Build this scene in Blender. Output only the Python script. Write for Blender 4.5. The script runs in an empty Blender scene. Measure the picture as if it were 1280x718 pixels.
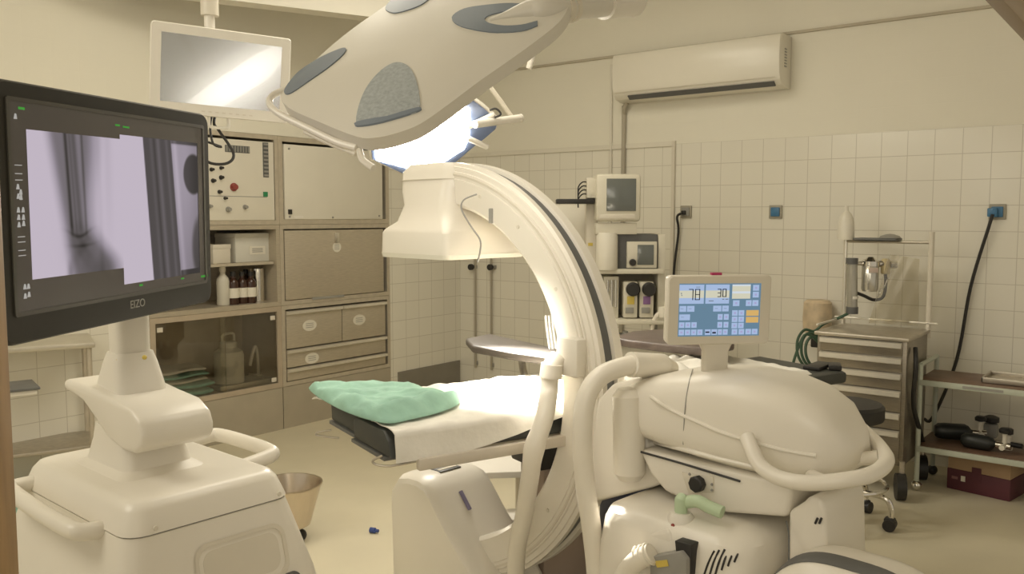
import bpy, bmesh, math, random
from mathutils import Vector, Matrix
random.seed(7)
C = bpy.context.scene.collection
PI = math.pi
# ------------------------------------------------------------------ camera frame (room axes: X along back wall, Y along cabinet wall)
TH = math.atan2(.619, .785); CT, ST = math.cos(TH), math.sin(TH)
F = 1080.0; PITCH = math.atan(89 / F); EYE = 1.5
YB, XL = 5.59, -4.98
def W(lat, dep, z=0): return Vector((CT*lat - ST*dep, ST*lat + CT*dep, z))
def ray(x, y):
    xc, yc = (x-640)/F, -(y-359)/F
    return xc, math.cos(PITCH)+yc*math.sin(PITCH), -math.sin(PITCH)+yc*math.cos(PITCH)
def atd(x, y, dep):
    l, d, z = ray(x, y); k = dep/d; return W(l*k, dep, EYE+z*k)
def atz(x, y, z0):
    l, d, z = ray(x, y); k = (z0-EYE)/z; return W(l*k, d*k, z0)
def atY(x, y, Y=YB):
    l, d, z = ray(x, y); k = Y/(ST*l+CT*d); return W(l*k, d*k, EYE+z*k)
def atX(x, y, X=XL):
    l, d, z = ray(x, y); k = X/(CT*l-ST*d); return W(l*k, d*k, EYE+z*k)
def head(lat, dep): v = W(lat, dep); return math.atan2(v.y, v.x)
# ------------------------------------------------------------------ materials
MATS = {}
def mat(name, col, rough=.5, metal=0, var=.06, scale=6, bump=0, emit=0, coat=0, stretch=None, spec=.5):
    if name in MATS: return MATS[name]
    m = bpy.data.materials.new(name); m.use_nodes = True; nt = m.node_tree; N = nt.nodes; L = nt.links
    b = N['Principled BSDF']
    b.inputs['Roughness'].default_value = rough; b.inputs['Metallic'].default_value = metal
    b.inputs['Specular IOR Level'].default_value = spec; b.inputs['Coat Weight'].default_value = coat
    tc = N.new('ShaderNodeTexCoord'); src = tc.outputs['Object']
    if stretch:
        mp = N.new('ShaderNodeMapping'); mp.inputs['Scale'].default_value = stretch; L.new(src, mp.inputs['Vector']); src = mp.outputs['Vector']
    ns = N.new('ShaderNodeTexNoise'); ns.inputs['Scale'].default_value = scale; ns.inputs['Detail'].default_value = 4
    L.new(src, ns.inputs['Vector'])
    rp = N.new('ShaderNodeValToRGB')
    rp.color_ramp.elements[0].position = .3; rp.color_ramp.elements[1].position = .7
    rp.color_ramp.elements[0].color = [max(0, c*(1-var)) for c in col]+[1]
    rp.color_ramp.elements[1].color = [min(1, c*(1+var)) for c in col]+[1]
    L.new(ns.outputs['Fac'], rp.inputs['Fac']); L.new(rp.outputs['Color'], b.inputs['Base Color'])
    if bump:
        bp = N.new('ShaderNodeBump'); bp.inputs['Strength'].default_value = bump; bp.inputs['Distance'].default_value = .01
        L.new(ns.outputs['Fac'], bp.inputs['Height']); L.new(bp.outputs['Normal'], b.inputs['Normal'])
    if emit:
        L.new(rp.outputs['Color'], b.inputs['Emission Color']); b.inputs['Emission Strength'].default_value = emit
    MATS[name] = m; return m
def tile_mat(name, axis, tile, grout, paint, top=2.01, size=.15, off=(0, 0)):
    m = bpy.data.materials.new(name); m.use_nodes = True; nt = m.node_tree; N = nt.nodes; L = nt.links
    b = N['Principled BSDF']
    g = N.new('ShaderNodeTexCoord'); s = N.new('ShaderNodeSeparateXYZ'); L.new(g.outputs['Object'], s.inputs[0])
    c = N.new('ShaderNodeCombineXYZ')
    a1 = N.new('ShaderNodeMath'); a1.inputs[1].default_value = off[0]; L.new(s.outputs[axis], a1.inputs[0]); L.new(a1.outputs[0], c.inputs[0])
    a2 = N.new('ShaderNodeMath'); a2.inputs[1].default_value = off[1]; L.new(s.outputs[2], a2.inputs[0]); L.new(a2.outputs[0], c.inputs[1])
    br = N.new('ShaderNodeTexBrick'); br.offset = 0; br.squash = 1
    br.inputs['Scale'].default_value = 1; br.inputs['Brick Width'].default_value = size; br.inputs['Row Height'].default_value = size
    br.inputs['Mortar Size'].default_value = .0022; br.inputs['Mortar Smooth'].default_value = .2; br.inputs['Bias'].default_value = 0
    br.inputs['Color1'].default_value = tile+(1,); br.inputs['Color2'].default_value = tuple(x*.965 for x in tile)+(1,)
    br.inputs['Mortar'].default_value = grout+(1,)
    L.new(c.outputs[0], br.inputs['Vector'])
    gt = N.new('ShaderNodeMath'); gt.operation = 'GREATER_THAN'; gt.inputs[1].default_value = top; L.new(s.outputs[2], gt.inputs[0])
    ns = N.new('ShaderNodeTexNoise'); ns.inputs['Scale'].default_value = 2.5; ns.inputs['Detail'].default_value = 5; L.new(g.outputs['Object'], ns.inputs['Vector'])
    rp = N.new('ShaderNodeValToRGB'); rp.color_ramp.elements[0].color = tuple(x*.97 for x in paint)+(1,); rp.color_ramp.elements[1].color = tuple(min(1, x*1.03) for x in paint)+(1,)
    L.new(ns.outputs['Fac'], rp.inputs['Fac'])
    mx = N.new('ShaderNodeMix'); mx.data_type = 'RGBA'; L.new(gt.outputs[0], mx.inputs['Factor']); L.new(br.outputs['Color'], mx.inputs['A']); L.new(rp.outputs['Color'], mx.inputs['B'])
    L.new(mx.outputs['Result'], b.inputs['Base Color'])
    rr = N.new('ShaderNodeMapRange'); rr.inputs['To Min'].default_value = .22; rr.inputs['To Max'].default_value = .6; L.new(gt.outputs[0], rr.inputs['Value']); L.new(rr.outputs[0], b.inputs['Roughness'])
    bp = N.new('ShaderNodeBump'); bp.inputs['Strength'].default_value = .25; bp.inputs['Distance'].default_value = .003; bp.invert = True
    L.new(br.outputs['Fac'], bp.inputs['Height']); L.new(bp.outputs['Normal'], b.inputs['Normal'])
    return m
def glass_mat(name, tint=(.9, .95, .92), alpha=.16, rough=.03):
    m = bpy.data.materials.new(name); m.use_nodes = True; nt = m.node_tree; N = nt.nodes; L = nt.links
    N.remove(N['Principled BSDF']); o = N['Material Output']
    t = N.new('ShaderNodeBsdfTransparent'); t.inputs[0].default_value = tint+(1,)
    gl = N.new('ShaderNodeBsdfGlossy'); gl.inputs['Roughness'].default_value = rough
    fr = N.new('ShaderNodeFresnel'); fr.inputs['IOR'].default_value = 1.45
    ad = N.new('ShaderNodeMath'); ad.inputs[1].default_value = alpha*.25; L.new(fr.outputs[0], ad.inputs[0])
    mx = N.new('ShaderNodeMixShader'); L.new(ad.outputs[0], mx.inputs[0]); L.new(t.outputs[0], mx.inputs[1]); L.new(gl.outputs[0], mx.inputs[2])
    L.new(mx.outputs[0], o.inputs[0]); MATS[name] = m; return m
def emit_mat(name, col, st):
    m = bpy.data.materials.new(name); m.use_nodes = True; nt = m.node_tree; N = nt.nodes
    N.remove(N['Principled BSDF']); e = N.new('ShaderNodeEmission'); e.inputs[0].default_value = tuple(col)+(1,); e.inputs[1].default_value = st
    nt.links.new(e.outputs[0], N['Material Output'].inputs[0]); return m
def vcol_emit(name, st):
    m = bpy.data.materials.new(name); m.use_nodes = True; nt = m.node_tree; N = nt.nodes
    N.remove(N['Principled BSDF']); e = N.new('ShaderNodeEmission'); e.inputs[1].default_value = st
    a = N.new('ShaderNodeVertexColor'); a.layer_name = 'picture'
    nt.links.new(a.outputs[0], e.inputs[0]); nt.links.new(e.outputs[0], N['Material Output'].inputs[0]); return m
# ------------------------------------------------------------------ mesh builder
def V(*a): return Vector(a)
def catmull(pts, n=8, closed=False):
    P = [Vector(p) for p in pts]; out = []
    m = len(P)
    rng = range(m if closed else m-1)
    for i in rng:
        if closed: p0, p1, p2, p3 = P[(i-1) % m], P[i], P[(i+1) % m], P[(i+2) % m]
        else: p0, p1, p2, p3 = P[max(i-1, 0)], P[i], P[i+1], P[min(i+2, m-1)]
        for k in range(n):
            t = k/n
            out.append(.5*((2*p1)+(p2-p0)*t+(2*p0-5*p1+4*p2-p3)*t*t+(3*p1-p0-3*p2+p3)*t**3))
    if not closed: out.append(P[-1].copy())
    return out
def rrect(hx, hy, r, n=4):
    r = min(r, hx*.999, hy*.999); o = []
    for cx, cy, a in ((hx-r, hy-r, 0), (-hx+r, hy-r, PI/2), (-hx+r, -hy+r, PI), (hx-r, -hy+r, 1.5*PI)):
        for k in range(n+1):
            t = a+PI/2*k/n; o.append((cx+r*math.cos(t), cy+r*math.sin(t)))
    return o
def sellipse(hx, hy, e=4, n=40):
    o = []
    for k in range(n):
        t = 2*PI*k/n; c, s = math.cos(t), math.sin(t)
        o.append((hx*math.copysign(abs(c)**(2/e), c), hy*math.copysign(abs(s)**(2/e), s)))
    return o
class MB:
    def __init__(s): s.bm = bmesh.new(); s.M = Matrix.Identity(4)
    def _merge(s, b):
        me = bpy.data.meshes.new('t'); b.to_mesh(me); b.free()
        me.transform(s.M); s.bm.from_mesh(me); bpy.data.meshes.remove(me); return s
    def box(s, c, size, r=0, rot=None, seg=2):
        b = bmesh.new(); bmesh.ops.create_cube(b, size=1)
        bmesh.ops.scale(b, vec=size, verts=b.verts)
        if r: bmesh.ops.bevel(b, geom=b.edges[:], offset=min(r, min(size)*.49), segments=seg, affect='EDGES', profile=.5)
        if rot is not None: bmesh.ops.transform(b, matrix=rot, verts=b.verts)
        bmesh.ops.translate(b, vec=Vector(c), verts=b.verts); return s._merge(b)
    def b2(s, lo, hi, r=0): 
        lo, hi = Vector(lo), Vector(hi); return s.box((lo+hi)/2, [abs(q) for q in hi-lo], r)
    def loft(s, rings, cap=True, closed=False):
        b = bmesh.new(); R = [[b.verts.new(p) for p in r] for r in rings]; n = len(R[0])
        pairs = list(zip(R[:-1], R[1:])) + ([(R[-1], R[0])] if closed else [])
        for a, c in pairs:
            for i in range(n):
                try: b.faces.new((a[i], a[(i+1) % n], c[(i+1) % n], c[i]))
                except ValueError: pass
        if cap and not closed:
            b.faces.new(list(reversed(R[0]))); b.faces.new(R[-1])
        bmesh.ops.recalc_face_normals(b, faces=b.faces); return s._merge(b)
    def tube(s, pts, r, n=12, smooth=6, closed=False):
        P = catmull(pts, smooth, closed) if smooth else [Vector(p) for p in pts]
        m = len(P); rings = []; up = None
        rr = r if callable(r) else (lambda t: r)
        for i, p in enumerate(P):
            if closed: t = (P[(i+1) % m]-P[i-1]).normalized()
            else: t = (P[min(i+1, m-1)]-P[max(i-1, 0)]).normalized()
            if up is None: up = V(0, 0, 1) if abs(t.z) < .9 else V(1, 0, 0)
            x = t.cross(up).normalized(); up = x.cross(t).normalized()
            q = rr(i/(m-1)); rings.append([p+x*q*math.cos(2*PI*k/n)+up*q*math.sin(2*PI*k/n) for k in range(n)])
        return s.loft(rings, closed=closed)
    def cyl(s, a, b, r, r2=None, n=20):
        a, b = Vector(a), Vector(b); r2 = r if r2 is None else r2
        t = (b-a).normalized(); u = V(0, 0, 1) if abs(t.z) < .9 else V(1, 0, 0); x = t.cross(u).normalized(); y = t.cross(x)
        return s.loft([[p+x*q*math.cos(2*PI*k/n)+y*q*math.sin(2*PI*k/n) for k in range(n)] for p, q in ((a, r), (b, r2))])
    def lathe(s, prof, o=(0, 0, 0), axis=(0, 0, 1), n=28):
        o = Vector(o); t = Vector(axis).normalized(); u = V(1, 0, 0) if abs(t.x) < .9 else V(0, 1, 0); x = t.cross(u).normalized(); y = t.cross(x)
        return s.loft([[o+t*h+(x*math.cos(2*PI*k/n)+y*math.sin(2*PI*k/n))*max(q, .0004) for k in range(n)] for q, h in prof])
    def prism(s, pts, vec, r=0, seg=2):
        b = bmesh.new(); vec = Vector(vec); P = [Vector(p) for p in pts]
        A = [b.verts.new(p) for p in P]; B = [b.verts.new(p+vec) for p in P]; n = len(P)
        b.faces.new(A); b.faces.new(list(reversed(B)))
        for i in range(n): b.faces.new((A[i], B[i], B[(i+1) % n], A[(i+1) % n]))
        bmesh.ops.recalc_face_normals(b, faces=b.faces)
        if r: bmesh.ops.bevel(b, geom=[e for e in b.edges if e.calc_face_angle(0) > .4], offset=r, segments=seg, affect='EDGES', profile=.5)
        return s._merge(b)
    def grid(s, f, nu, nv, thick=0):
        """f(u,v)->point ; a sheet, with thickness along its normal"""
        b = bmesh.new(); G = [[b.verts.new(f(i/nu, j/nv)) for j in range(nv+1)] for i in range(nu+1)]
        for i in range(nu):
            for j in range(nv): b.faces.new((G[i][j], G[i+1][j], G[i+1][j+1], G[i][j+1]))
        bmesh.ops.recalc_face_normals(b, faces=b.faces)
        if thick: bmesh.ops.solidify(b, geom=b.faces[:], thickness=thick)
        return s._merge(b)
    def ball(s, c, r, sc=(1, 1, 1), n=16):
        b = bmesh.new(); bmesh.ops.create_uvsphere(b, u_segments=n, v_segments=n//2+2, radius=r)
        bmesh.ops.scale(b, vec=sc, verts=b.verts); bmesh.ops.translate(b, vec=Vector(c), verts=b.verts); return s._merge(b)
    def build(s, name, m, parent=None, ang=35, flat=False):
        me = bpy.data.meshes.new(name); 
        if not flat:
            for f in s.bm.faces: f.smooth = True
        s.bm.to_mesh(me); s.bm.free()
        if not flat: me.set_sharp_from_angle(angle=math.radians(ang))
        me.materials.append(m); o = bpy.data.objects.new(name, me); C.objects.link(o)
        if parent is not None: o.parent = parent
        return o
def tag(o, label, cat, group=None):
    o['label'] = label; o['category'] = cat
    if group: o['group'] = group
    return o
def thing(name, label, cat, loc=(0, 0, 0), rz=0, group=None):
    o = bpy.data.objects.new(name, None); C.objects.link(o); o.location = loc; o.rotation_euler = (0, 0, rz); o.empty_display_size = .1
    return tag(o, label, cat, group)
def struct(name, mb, m, **k):
    o = mb.build(name, m, **k); o['kind'] = 'structure'; return o
def dup(root, loc, rz=None, label=None):
    r = root.copy(); C.objects.link(r); r.location = loc
    if rz is not None: r.rotation_euler = (0, 0, rz)
    if label: r['label'] = label
    for ch in list(root.children):
        c = ch.copy(); C.objects.link(c); c.parent = r
        for g in list(ch.children):
            d = g.copy(); C.objects.link(d); d.parent = c
    return r
def inv(loc, rz):
    return (Matrix.Translation(Vector(loc)) @ Matrix.Rotation(rz, 4, 'Z')).inverted()
def text(name, s, size, m, parent, M, depth=.0008):
    cu = bpy.data.curves.new(name, 'FONT'); cu.body = s; cu.size = size; cu.extrude = depth; cu.align_x = 'CENTER'; cu.align_y = 'CENTER'
    t = bpy.data.objects.new(name+'_curve', cu); C.objects.link(t)
    bpy.context.view_layer.update()
    me = bpy.data.meshes.new_from_object(t.evaluated_get(bpy.context.evaluated_depsgraph_get()))
    bpy.data.objects.remove(t); me.transform(M); me.materials.clear(); me.materials.append(m); me.name = name
    o = bpy.data.objects.new(name, me); C.objects.link(o); o.parent = parent; return o
# palette
WHITE = mat('white_plastic', (.78, .735, .645), .32, var=.02, scale=3)
WHITE2 = mat('white_enamel', (.78, .74, .66), .35, var=.03)
OFFW = mat('offwhite_plastic', (.68, .63, .53), .4, var=.03)
PANEL = mat('panel_white', (.74, .70, .60), .45, var=.03, scale=3)
STEEL = mat('brushed_steel', (.50, .455, .38), .38, .8, var=.10, scale=30, stretch=(1, 1, 12))
STEELH = mat('brushed_steel_fronts', (.53, .47, .37), .38, .45, var=.09, scale=20, stretch=(1, 1, 14))
CHROME = mat('chrome', (.72, .69, .63), .14, 1, var=.03)
BRITE = mat('bright_steel', (.80, .76, .67), .28, .6, var=.06, scale=4)
BLACK = mat('black_rubber', (.022, .02, .018), .5, var=.2)
DARK = mat('charcoal_plastic', (.036, .034, .029), .5, var=.08, spec=.22)
TROL = mat('trolley_steel', (.30, .265, .21), .32, .75, var=.10, scale=20, stretch=(1, 1, 14))
GREYD = mat('dark_grey', (.12, .12, .115), .5, var=.08)
GREY = mat('mid_grey', (.30, .29, .26), .5, var=.06)
BLUEG = mat('blue_grey_inlay', (.19, .225, .27), .4, var=.05)
BLUEL = mat('pale_blue_grey_weave', (.36, .39, .40), .5, var=.15, scale=120)
NAVY = mat('navy_plastic', (.045, .055, .11), .45, var=.1)
GREEN = mat('surgical_green_cloth', (.30, .50, .40), .9, var=.10, scale=14, bump=.3)
BEIGEC = mat('beige_cloth', (.62, .58, .48), .9, var=.08, scale=14, bump=.3)
SHEET = mat('white_sheet_paper', (.80, .77, .70), .85, var=.04, scale=9, bump=.8)
HOSE = mat('hose_white', (.80, .75, .65), .35, var=.03)
BROWN = mat('brown_laminate', (.16, .095, .06), .45, var=.25, scale=9, stretch=(1, 8, 8))
LEATH = mat('brown_leatherette', (.13, .10, .085), .4, var=.2, scale=18, bump=.15)
CARD = mat('cardboard', (.44, .30, .18), .85, var=.08)
MAROON = mat('maroon_board', (.10, .025, .035), .6, var=.1)
WOOD = mat('varnished_wood', (.36, .23, .11), .5, var=.2, scale=7, stretch=(8, 8, .8))
PGREEN = mat('painted_frame', (.50, .53, .44), .4, var=.05)
MINT = mat('mint_plastic', (.50, .62, .42), .45, var=.05)
AMBER = mat('brown_glass', (.05, .022, .014), .15, var=.2)
HGREEN = mat('green_hose', (.05, .10, .06), .4, var=.15)
BLUE = mat('blue_plastic', (.05, .17, .32), .4, var=.1)
REDP = mat('dull_red', (.30, .06, .05), .5, var=.1)
YEL = mat('yellow_label', (.65, .50, .10), .5, var=.1)
PURP = mat('purple_label', (.25, .13, .30), .5, var=.1)
GLASS = glass_mat('clear_glass')
GLASSD = glass_mat('cabinet_glass', (.95, .94, .90), .16)
SCRD = mat('dead_screen', (.14, .15, .14), .12, var=.04, spec=.6)
def mb(root=None):
    m = MB()
    if root is not None: m.M = inv(root.location, root.rotation_euler.z)
    return m
# ================================================================== THE ROOM
PAINT = (.80, .765, .655); TILE = (.80, .765, .665); GROUT = (.58, .54, .45)
ZC = 3.25
m = MB().b2((-5.6, -2.6, -.06), (3.2, 5.75, 0)); struct('floor', m, mat('cream_floor', (.66, .60, .445), .38, var=.05, scale=2.2))
m = MB().b2((-5.6, -2.6, ZC), (3.2, 5.75, ZC+.06)); struct('ceiling', m, mat('ceiling_paint', (.80, .765, .665), .8, var=.02))
m = MB().b2((-5.6, YB, 0), (3.2, YB+.15, ZC)); struct('wall_back', m, tile_mat('back_wall_tiles', 0, TILE, GROUT, PAINT, off=(.03, .09)))
CY0, CYM, CY1, CZ = 2.74, 3.71, 4.75, 2.05
m = MB()
m.b2((XL-.5, -2.6, 0), (XL, CY0, ZC)); m.b2((XL-.5, CY1, 0), (XL, YB, ZC)); m.b2((XL-.5, CY0, CZ), (XL, CY1, ZC)); m.b2((XL-.55, CY0-.1, 0), (XL-.5, CY1+.1, CZ+.1))
struct('wall_left', m, tile_mat('left_wall_tiles', 1, TILE, GROUT, PAINT, off=(.02, .09)))
m = MB().b2((-4.97, YB-.022, 2.668), (3.2, YB, 2.684)); struct('trim_1', m, mat('ledge_shadow_tone', (.50, .45, .35), .7))  # wall ledge, coloured darker than the wall to look like a shadow line
# pale cover strip and pipe over the tiles by the corner
zt = atY(720, 188).z
m = MB().b2((XL, YB-.014, 1.995), (atY(843, 200).x+.012, YB, 2.03)); struct('trim_2', m, PANEL)
x0 = atY(843, 200).x
m = MB().b2((x0-.012, YB-.022, 1.0), (x0+.012, YB, 2.03)); struct('trim_3', m, OFFW)
# soffit beam under the ceiling, above the cabinets
p0, p1 = atd(236, -5, 5.0), atd(540, 31, 5.35); d = (p1-p0); d.z = 0; d.normalize(); q = V(d.y, -d.x, 0)
zb = (p0.z+p1.z)/2
# door jamb of the doorway the room is seen through, blurred brown wood at the left edge
a = W(-.579, .97); hd = head(1, 0)
m = MB(); m.M = Matrix.Translation(a) @ Matrix.Rotation(hd, 4, 'Z')
m.box((-.10, 0, 1.1), (.19, .05, 2.2), .004); m.box((1.70, 0, 1.1), (.19, .05, 2.2), .004); m.box((.80, 0, 2.26), (1.99, .05, .12), .004); struct('door_1', m, WOOD)
t = thing('door_latch', 'dark metal latch on the edge of the brown door jamb, lower left corner', 'latch', a+V(0, 0, .975), hd)
m = MB().box((-.011, -.034, .0), (.024, .018, .085), .006); m.build('latch_plate', BLACK, t)
m = MB().cyl((-.013, -.037, .018), (-.013, -.06, .018), .008); m.build('latch_knob', BLACK, t)
# ------------------------------------------------------------------ built-in cabinets
def carcass(root, y0, y1, z0, z1, m, fr=.018, deep=.42, back=True):
    k = mb(root); xf = XL+.006
    k.b2((XL-deep, y0, z0+fr), (xf, y0+fr, z1-fr)); k.b2((XL-deep, y1-fr, z0+fr), (xf, y1, z1-fr))
    k.b2((XL-deep, y0, z1-fr), (xf, y1, z1)); k.b2((XL-deep, y0, z0), (xf, y1, z0+fr))
    k.b2((XL-deep+.001, y0+fr, z0+fr), (XL-deep+.01, y1-fr, z1-fr)); return k.build('carcass', m, root)
STB = mat('steel_frame', (.56, .50, .40), .42, .4, var=.07, scale=20)
Z1, Z2, Z3 = 1.44, .875, .30
# upper left: electrical panel
t = thing('electrical_panel', 'cream electrical panel with knobs and two grilles, upper left of the cabinet wall', 'control panel', (XL, (CY0+CYM)/2, Z1))
carcass(t, CY0+.001, CYM-.001, Z1, CZ-.002, STB, .03, .2)
mb(t).b2((XL-.02, CY0+.035, Z1+.03), (XL+.012, CYM-.04, CZ-.05), .004).build('face_plate', PANEL, t)
yb = lambda x, y: atX(x, y, XL+.012)
def on_face(root, name, x0, y0, x1, y1, m, th=.006, X=XL+.012, r=0):
    a, b = atX(x0, y0, X), atX(x1, y1, X)
    return mb(root).b2((X, a.y, min(a.z, b.z)), (X+th, b.y, max(a.z, b.z)), r).build(name, m, root)
for g in ((281, 181, 312, 192), (328, 178, 336, 222)):
    a, b = atX(g[0], g[1], XL+.012), atX(g[2], g[3], XL+.012); k = mb(t)
    hor = abs(b.y-a.y) > abs(a.z-b.z); n = 9
    k.b2((XL+.012, a.y, b.z), (XL+.014, b.y, a.z))
    gr = k.build('vent_grille', GREYD, t); k = mb(t)
    for i in range(n):
        f = (i+.5)/n
        if hor: yy = a.y+(b.y-a.y)*f; k.b2((XL+.014, yy-.004, b.z+.004), (XL+.02, yy+.004, a.z-.004))
        else: zz = b.z+(a.z-b.z)*f; k.b2((XL+.014, a.y+.004, zz-.006), (XL+.02, b.y-.004, zz+.006))
    k.build('slat', GREY, gr)
for x, y, r, mt, nm in ((292, 234, .021, REDP, 'rotary_knob'), (266, 226, .011, BLACK, 'switch'), (276, 222, .011, BLACK, 'switch'), (264, 212, .010, BLACK, 'switch'), (276, 210, .009, BLACK, 'switch'), (274, 240, .010, BLACK, 'switch'), (281, 248, .008, BLACK, 'switch'), (285, 262, .014, GREY, 'socket'), (306, 259, .012, GREY, 'socket'), (262, 258, .010, GREY, 'socket')):
    p = atX(x, y, XL+.012); mb(t).lathe([(r*1.3, 0), (r*1.3, .006), (r, .006), (r*.85, .028), (0, .028)], p, (1, 0, 0), 18).build(nm, mt, t)
on_face(t, 'indicator_lamp', 329, 240, 334, 246, mat('green_lens', (.03, .25, .10), .3), .008)
a = atX(262, 245, XL+.012); b = atX(334, 245, XL+.012); mb(t).b2((XL+.012, a.y, a.z-.002), (XL+.0135, b.y, a.z+.002)).build('seam', GREY, t)
# upper right: light box
t = thing('xray_light_box', 'blank white panel of an unlit x-ray viewing box, upper right of the cabinet wall', 'light box', (XL, (CY1+CYM)/2, Z1))
carcass(t, CYM+.001, CY1-.001, Z1, CZ-.002, STB, .035, .2)
mb(t).b2((XL-.02, CYM+.045, Z1+.035), (XL+.014, CY1-.075, CZ-.055), .004).build('viewing_panel', PANEL, t)
for x, y in ((361, 186), (474, 193), (362, 271), (474, 270), (416, 272)):
    mb(t).lathe([(.008, 0), (.007, .005), (0, .006)], atX(x, y, XL+.014), (1, 0, 0), 12).build('screw', GREY, t)
on_face(t, 'switch', 360, 262, 364, 268, BLACK, .012, XL+.014); on_face(t, 'sticker', 368, 270, 379, 273, WHITE2, .002, XL+.014)
# open shelf cabinet
t = thing('shelf_cabinet', 'open steel shelf cabinet holding boxes and bottles, below the electrical panel', 'cabinet', (XL, (CY0+CYM)/2, Z2))
carcass(t, CY0+.001, CYM-.001, Z2, Z1-.002, STEELH, .03)
zs = 1.185
mb(t).b2((XL-.40, CY0+.036, zs-.018), (XL-.02, CYM-.036, zs)).build('shelf', STB, t)
SH1, SH0 = zs, Z2+.03
# stainless fold-down door
t = thing('fold_down_cabinet', 'steel cabinet with a plain fold-down door, below the white light box', 'cabinet', (XL, (CY1+CYM)/2, Z2))
carcass(t, CYM+.001, CY1-.001, Z2, Z1-.002, STB, .03)
dr = mb(t).b2((XL-.01, CYM+.037, Z2+.035), (XL+.012, CY1-.07, Z1-.042), .004).build('door', STEELH, t)
p = atX(420, 297, XL+.012)
mb(t).box((p.x+.008, p.y, p.z), (.016, .04, .075), .004).build('latch', CHROME, dr)
def oval(root, parent, x, y, ry, rz, X=XL+.012):
    p = atX(x, y, X); k = mb(root)
    k.loft([[V(X+h, p.y+ry*math.cos(a*PI/14), p.z+rz*math.sin(a*PI/14)) for a in range(28)] for h in (0, .0015)]); k.build('oval_label', PANEL, parent)
    k = mb(root)
    for j in (-.35, 0, .35): k.b2((X+.0016, p.y-ry*.55, p.z+rz*j-.002), (X+.0022, p.y+ry*.55, p.z+rz*j+.002))
    k.build('label_lines', GREY, parent)
oval(t, dr, 421, 309, .04, .038, XL+.0125)
a = atX(397, 373, XL+.013); mb(t).box((XL+.0135, a.y+.1, a.z), (.002, .30, .018)).build('strip_label', GREY, dr)
# glazed cabinet
t = thing('glazed_cabinet', 'low cabinet with sliding glass panes holding the white jug and towels', 'cabinet', (XL, (CY0+CYM)/2, Z3))
carcass(t, CY0+.001, CYM-.001, Z3, Z2-.002, mat('steel_inside', (.48, .40, .30), .5, .15, var=.1), .035)
ym = atX(282, 430).y
for j, (ya, yb_, xo) in enumerate(((CY0+.036, ym+.01, -.020), (ym-.03, CYM-.036, -.010))):
    g = mb(t).b2((XL+xo-.003, ya, Z3+.036), (XL+xo+.002, yb_, Z2-.042)).build('glass_pane', GLASSD, t)
    yk = yb_-.03 if j else ya+.04
    k = mb(t); k.box((XL+xo+.004, yk, Z2-.08), (.006, .04, .03), .002)
    if j: k.box((XL+xo+.004, yk, Z3+.06), (.006, .04, .03), .002)
    k.build('corner_clip', OFFW, g)
# drawer cabinet
t = thing('drawer_cabinet', 'steel drawer cabinet with white oval labels, below the fold-down door', 'cabinet', (XL, (CY1+CYM)/2, Z3))
carcass(t, CYM+.001, CY1-.001, Z3, Z2-.002, STB, .03)
yc = (CYM+CY1)/2+.02
for (ya, yb_, za, zb_, lab) in ((CYM+.037, yc-.003, .565, .832, (387, 407)), (yc+.003, CY1-.06, .565, .832, (449, 400)), (CYM+.037, CY1-.06, .43, .557, (390, 448)), (CYM+.037, CY1-.06, .335, .422, None)):
    d_ = mb(t).b2((XL-.01, ya, za), (XL+.012, yb_, zb_), .003).build('drawer', STEELH, t)
    k = mb(t); k.prism([V(XL+.012, ya, zb_-.03), V(XL+.012, ya, zb_), V(XL+.034, ya, zb_-.004), V(XL+.034, ya, zb_-.022)], V(0, yb_-ya, 0)); k.build('handle', BRITE, d_)
    if lab: oval(t, d_, lab[0], lab[1], .062, .04)
m = MB().b2((XL-.45, CY0, 0), (XL+.004, CYM-.003, Z3-.003)); m.b2((XL-.45, CYM+.003, 0), (XL+.004, CY1, Z3-.003)); struct('baseboard_left', m, mat('plinth_panel', (.47, .42, .33), .5, .3, var=.05))
# dark louvre low in the tiled corner
a, b = atX(497, 468), V(XL, YB-.02, 0); zt, zb_ = .245, .05
m = MB().b2((XL, a.y, zb_), (XL+.012, b.y, zt)); struct('baseboard_corner', m, mat('grey_baseboard', (.24, .22, .18), .6))
# contents of the shelf cabinet: one thing each
def P(x, y, X): return atX(x, y, X)
def put_box(name, label, x0, x1, y0, X, zb_, dep, m, group=None):
    a, b = atX(x0, y0, X), atX(x1, y0, X); h = a.z-zb_
    t = thing(name, label, 'box', ((X-dep/2), (a.y+b.y)/2, zb_+.001), 0, group)
    MB().box((0, 0, h/2), (dep, b.y-a.y, h), .003).build('carton', m, t)
    MB().box((0, 0, h-.006), (dep+.005, b.y-a.y+.005, .03), .002).build('lid', m, t)
    return t, b.y-a.y, h
t, w, h = put_box('cardboard_box', 'white carton with a printed label on the upper shelf of the cabinet', 294, 338, 294, XL-.08, SH1, .24, mat('white_card', (.62, .60, .53), .8))
MB().box((.122, .03, h*.42), (.002, w*.45, h*.3)).build('printed_label', PANEL, t)
k = MB()
for j in range(3): k.box((.1237, .03, h*(.36+.06*j)), (.001, w*.3, .005))
k.build('print_lines', GREY, t)
put_box('cardboard_box', 'small cream carton beside the larger white carton, upper cabinet shelf', 266, 288, 308, XL-.08, SH1, .2, OFFW)
put_box('cardboard_box', 'dark flat box lying behind the white carton on the upper cabinet shelf', 276, 300, 291, XL-.335, SH1, .05, GREYD)
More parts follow.
